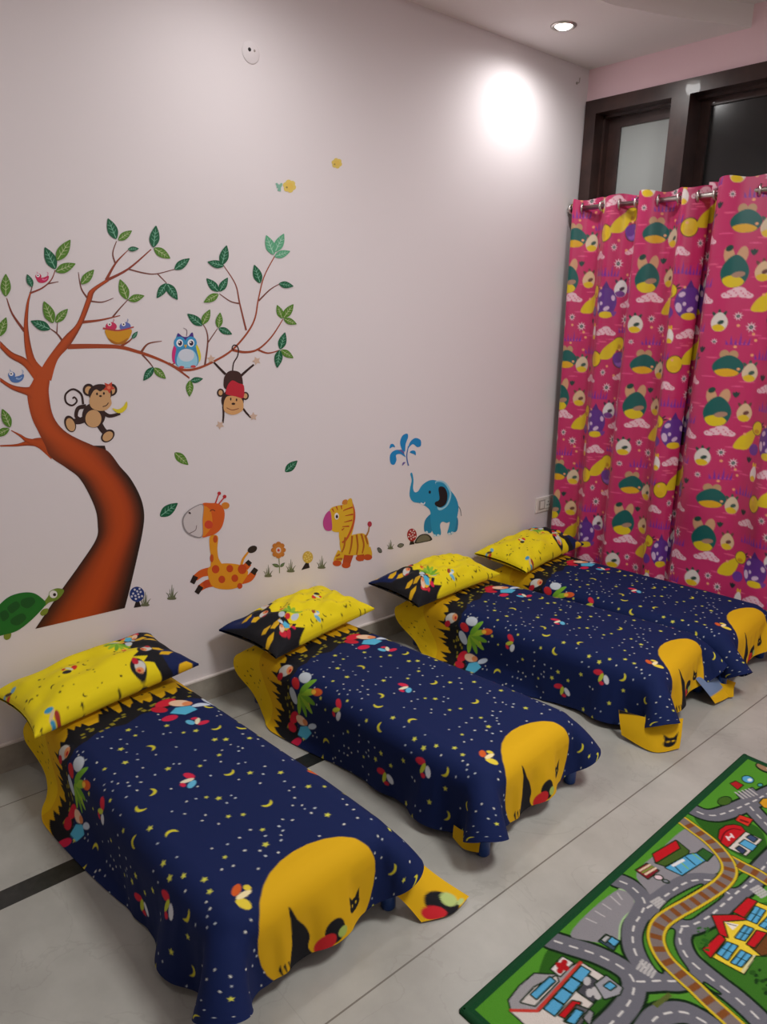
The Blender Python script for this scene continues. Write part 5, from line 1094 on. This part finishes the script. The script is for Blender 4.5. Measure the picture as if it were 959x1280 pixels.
    for x, y in ((835, 800), (880, 860), (900, 885), (850, 870)): cv.poly(R1(ell(x, y, 22, 26)), (180, 178, 178))
    P(R1, [(668, 1005), (748, 920), (795, 930), (712, 1025)], RED); P(R1, [(700, 1040), (775, 945), (850, 975), (790, 1070)], (90, 88, 92)); P(R1, [(715, 1040), (770, 970), (808, 985), (760, 1055)], BLU); P(R1, [(815, 1020), (850, 975), (870, 990), (850, 1060)], GR)
    # ambulance beside it
    P(R2, [(20, 1010), (80, 965), (165, 1030), (150, 1065), (70, 1090)], (150, 150, 156)); P(R2, [(70, 1020), (100, 998), (130, 1020), (100, 1040)], BLU); P(R2, [(330, 1120), (420, 1055), (440, 1075), (360, 1140)], (86, 96, 44), 0)
    # school
    P(R2, [(664, 862), (735, 770), (712, 664), (832, 655), (905, 562), (1010, 600), (1200, 640), (1180, 860), (890, 852), (832, 952)], YL); P(R2, [(832, 952), (818, 940), (880, 850), (900, 850)], (206, 200, 150), 0)
    P(R2, [(610, 820), (702, 735), (728, 765), (650, 862)], RED); P(R2, [(660, 634), (790, 632), (850, 655), (716, 664), (742, 752), (702, 735)], RED); P(R2, [(778, 612), (855, 538), (902, 556), (832, 642)], RED)
    for q in ([(688, 842), (742, 780), (796, 800), (742, 876)], [(766, 892), (820, 826), (872, 852), (818, 914)], [(788, 756), (838, 690), (882, 706), (836, 770)], [(850, 655), (898, 584), (948, 606), (900, 676)], [(920, 690), (970, 640), (1030, 660), (980, 720)]):
        P(R2, q, BLU); a = np.array(q); cv.stroke(R2([(a[0]+a[1])/2, (a[2]+a[3])/2]), 0.003, INK); cv.stroke(R2([(a[1]+a[2])/2, (a[3]+a[0])/2]), 0.003, INK)
    P(R2, [(872, 805), (930, 735), (1040, 735), (1040, 830), (930, 852)], (104, 62, 30)); P(R2, [(852, 792), (905, 718), (955, 730), (890, 808)], RED); P(R2, [(728, 668), (806, 684), (772, 714)], (226, 220, 210), 0); cv.stroke(R2([(742, 678), (790, 690)]), 0.003, (90, 84, 84))
    for k in range(46):
        x, y = R.uniform(850, 1060), R.uniform(930, 1240)
        if x > 700+(y-800)*0.55+90: cv.poly(R2(ell(x, y, R.uniform(8, 20), R.uniform(8, 18))), ((24, 56, 20), (40, 84, 26), (30, 66, 22))[k % 3])
    for k in range(26): x, y = R.uniform(580, 640), R.uniform(700, 830); cv.poly(R2(ell(x, y, 8, 6)), (40, 92, 30))
    h_ = int(0.60*cv.nu); cv.a[h_:] = cv.a[::-1, ::-1][h_:]        # the print turns round on the far half
    for q in ([(0, 0), (0.022, 0), (0.022, RL), (0, RL)], [(0, 0), (RWID, 0), (RWID, 0.022), (0, 0.022)], [(0, RL-0.022), (RWID, RL-0.022), (RWID, RL), (0, RL)], [(RWID-0.022, 0), (RWID, 0), (RWID, RL), (RWID-0.022, RL)]): cv.poly(q, (24, 70, 40))
    return cv
RP = rug_print()
a = np.linspace(0, RWID, RP.nu)[:, None]; b = np.linspace(0, RL, RP.nv)[None, :]
rng_ = np.random.default_rng(2)
e_ = np.clip(np.minimum(np.minimum(a, RWID-a), np.minimum(b, RL-b))/0.012, 0, 1)
Z = RT*np.sqrt(np.clip(1-(1-e_)**2, 0, 1))+0.0007*rng_.random((RP.nu, RP.nv))*e_+0.0006
Pr = np.stack([RO[0]+a*RU[0]+b*RV[0], RO[1]+a*RU[1]+b*RV[1], Z], -1)
rug = tag(empty('play_rug', (RO[0], RO[1], 0)), 'green play rug printed with streets and buildings at the lower right', 'rug')
Pr[..., 0] -= RO[0]; Pr[..., 1] -= RO[1]
grid_mesh('printed_pile', Pr, RP.a, M['rug'], rug)
cor = [np.array([0.0, 0.0]), RU*RWID, RU*RWID+RV*RL, RV*RL]
bd = MB(); wb = 0.022
for k in range(4):                                       # rounded binding along each side
    p, q = cor[k], cor[(k+1) % 4]; d = (q-p)/np.linalg.norm(q-p); n = np.array([-d[1], d[0]]); v = []; m = 10; N = 40
    for t in range(N+1):
        c0 = p+(q-p)*t/N
        for j in range(m):
            an = math.pi*j/(m-1); off_ = -0.003+wb*(1+math.cos(an))/2-wb*0.12; w_ = c0+n*off_+d*((wb*0.8-off_*1.0)*0 + 0)
            v.append((w_[0], w_[1], 0.0004+(RT+0.0022)*math.sin(an)))
    bd.add(v, [(t*m+j, t*m+j+1, (t+1)*m+j+1, (t+1)*m+j) for t in range(N) for j in range(m-1)], True)
bd.build('edge_binding', M['rug_edge'], rug)['label'] = 'dark green bound edge of the rug'
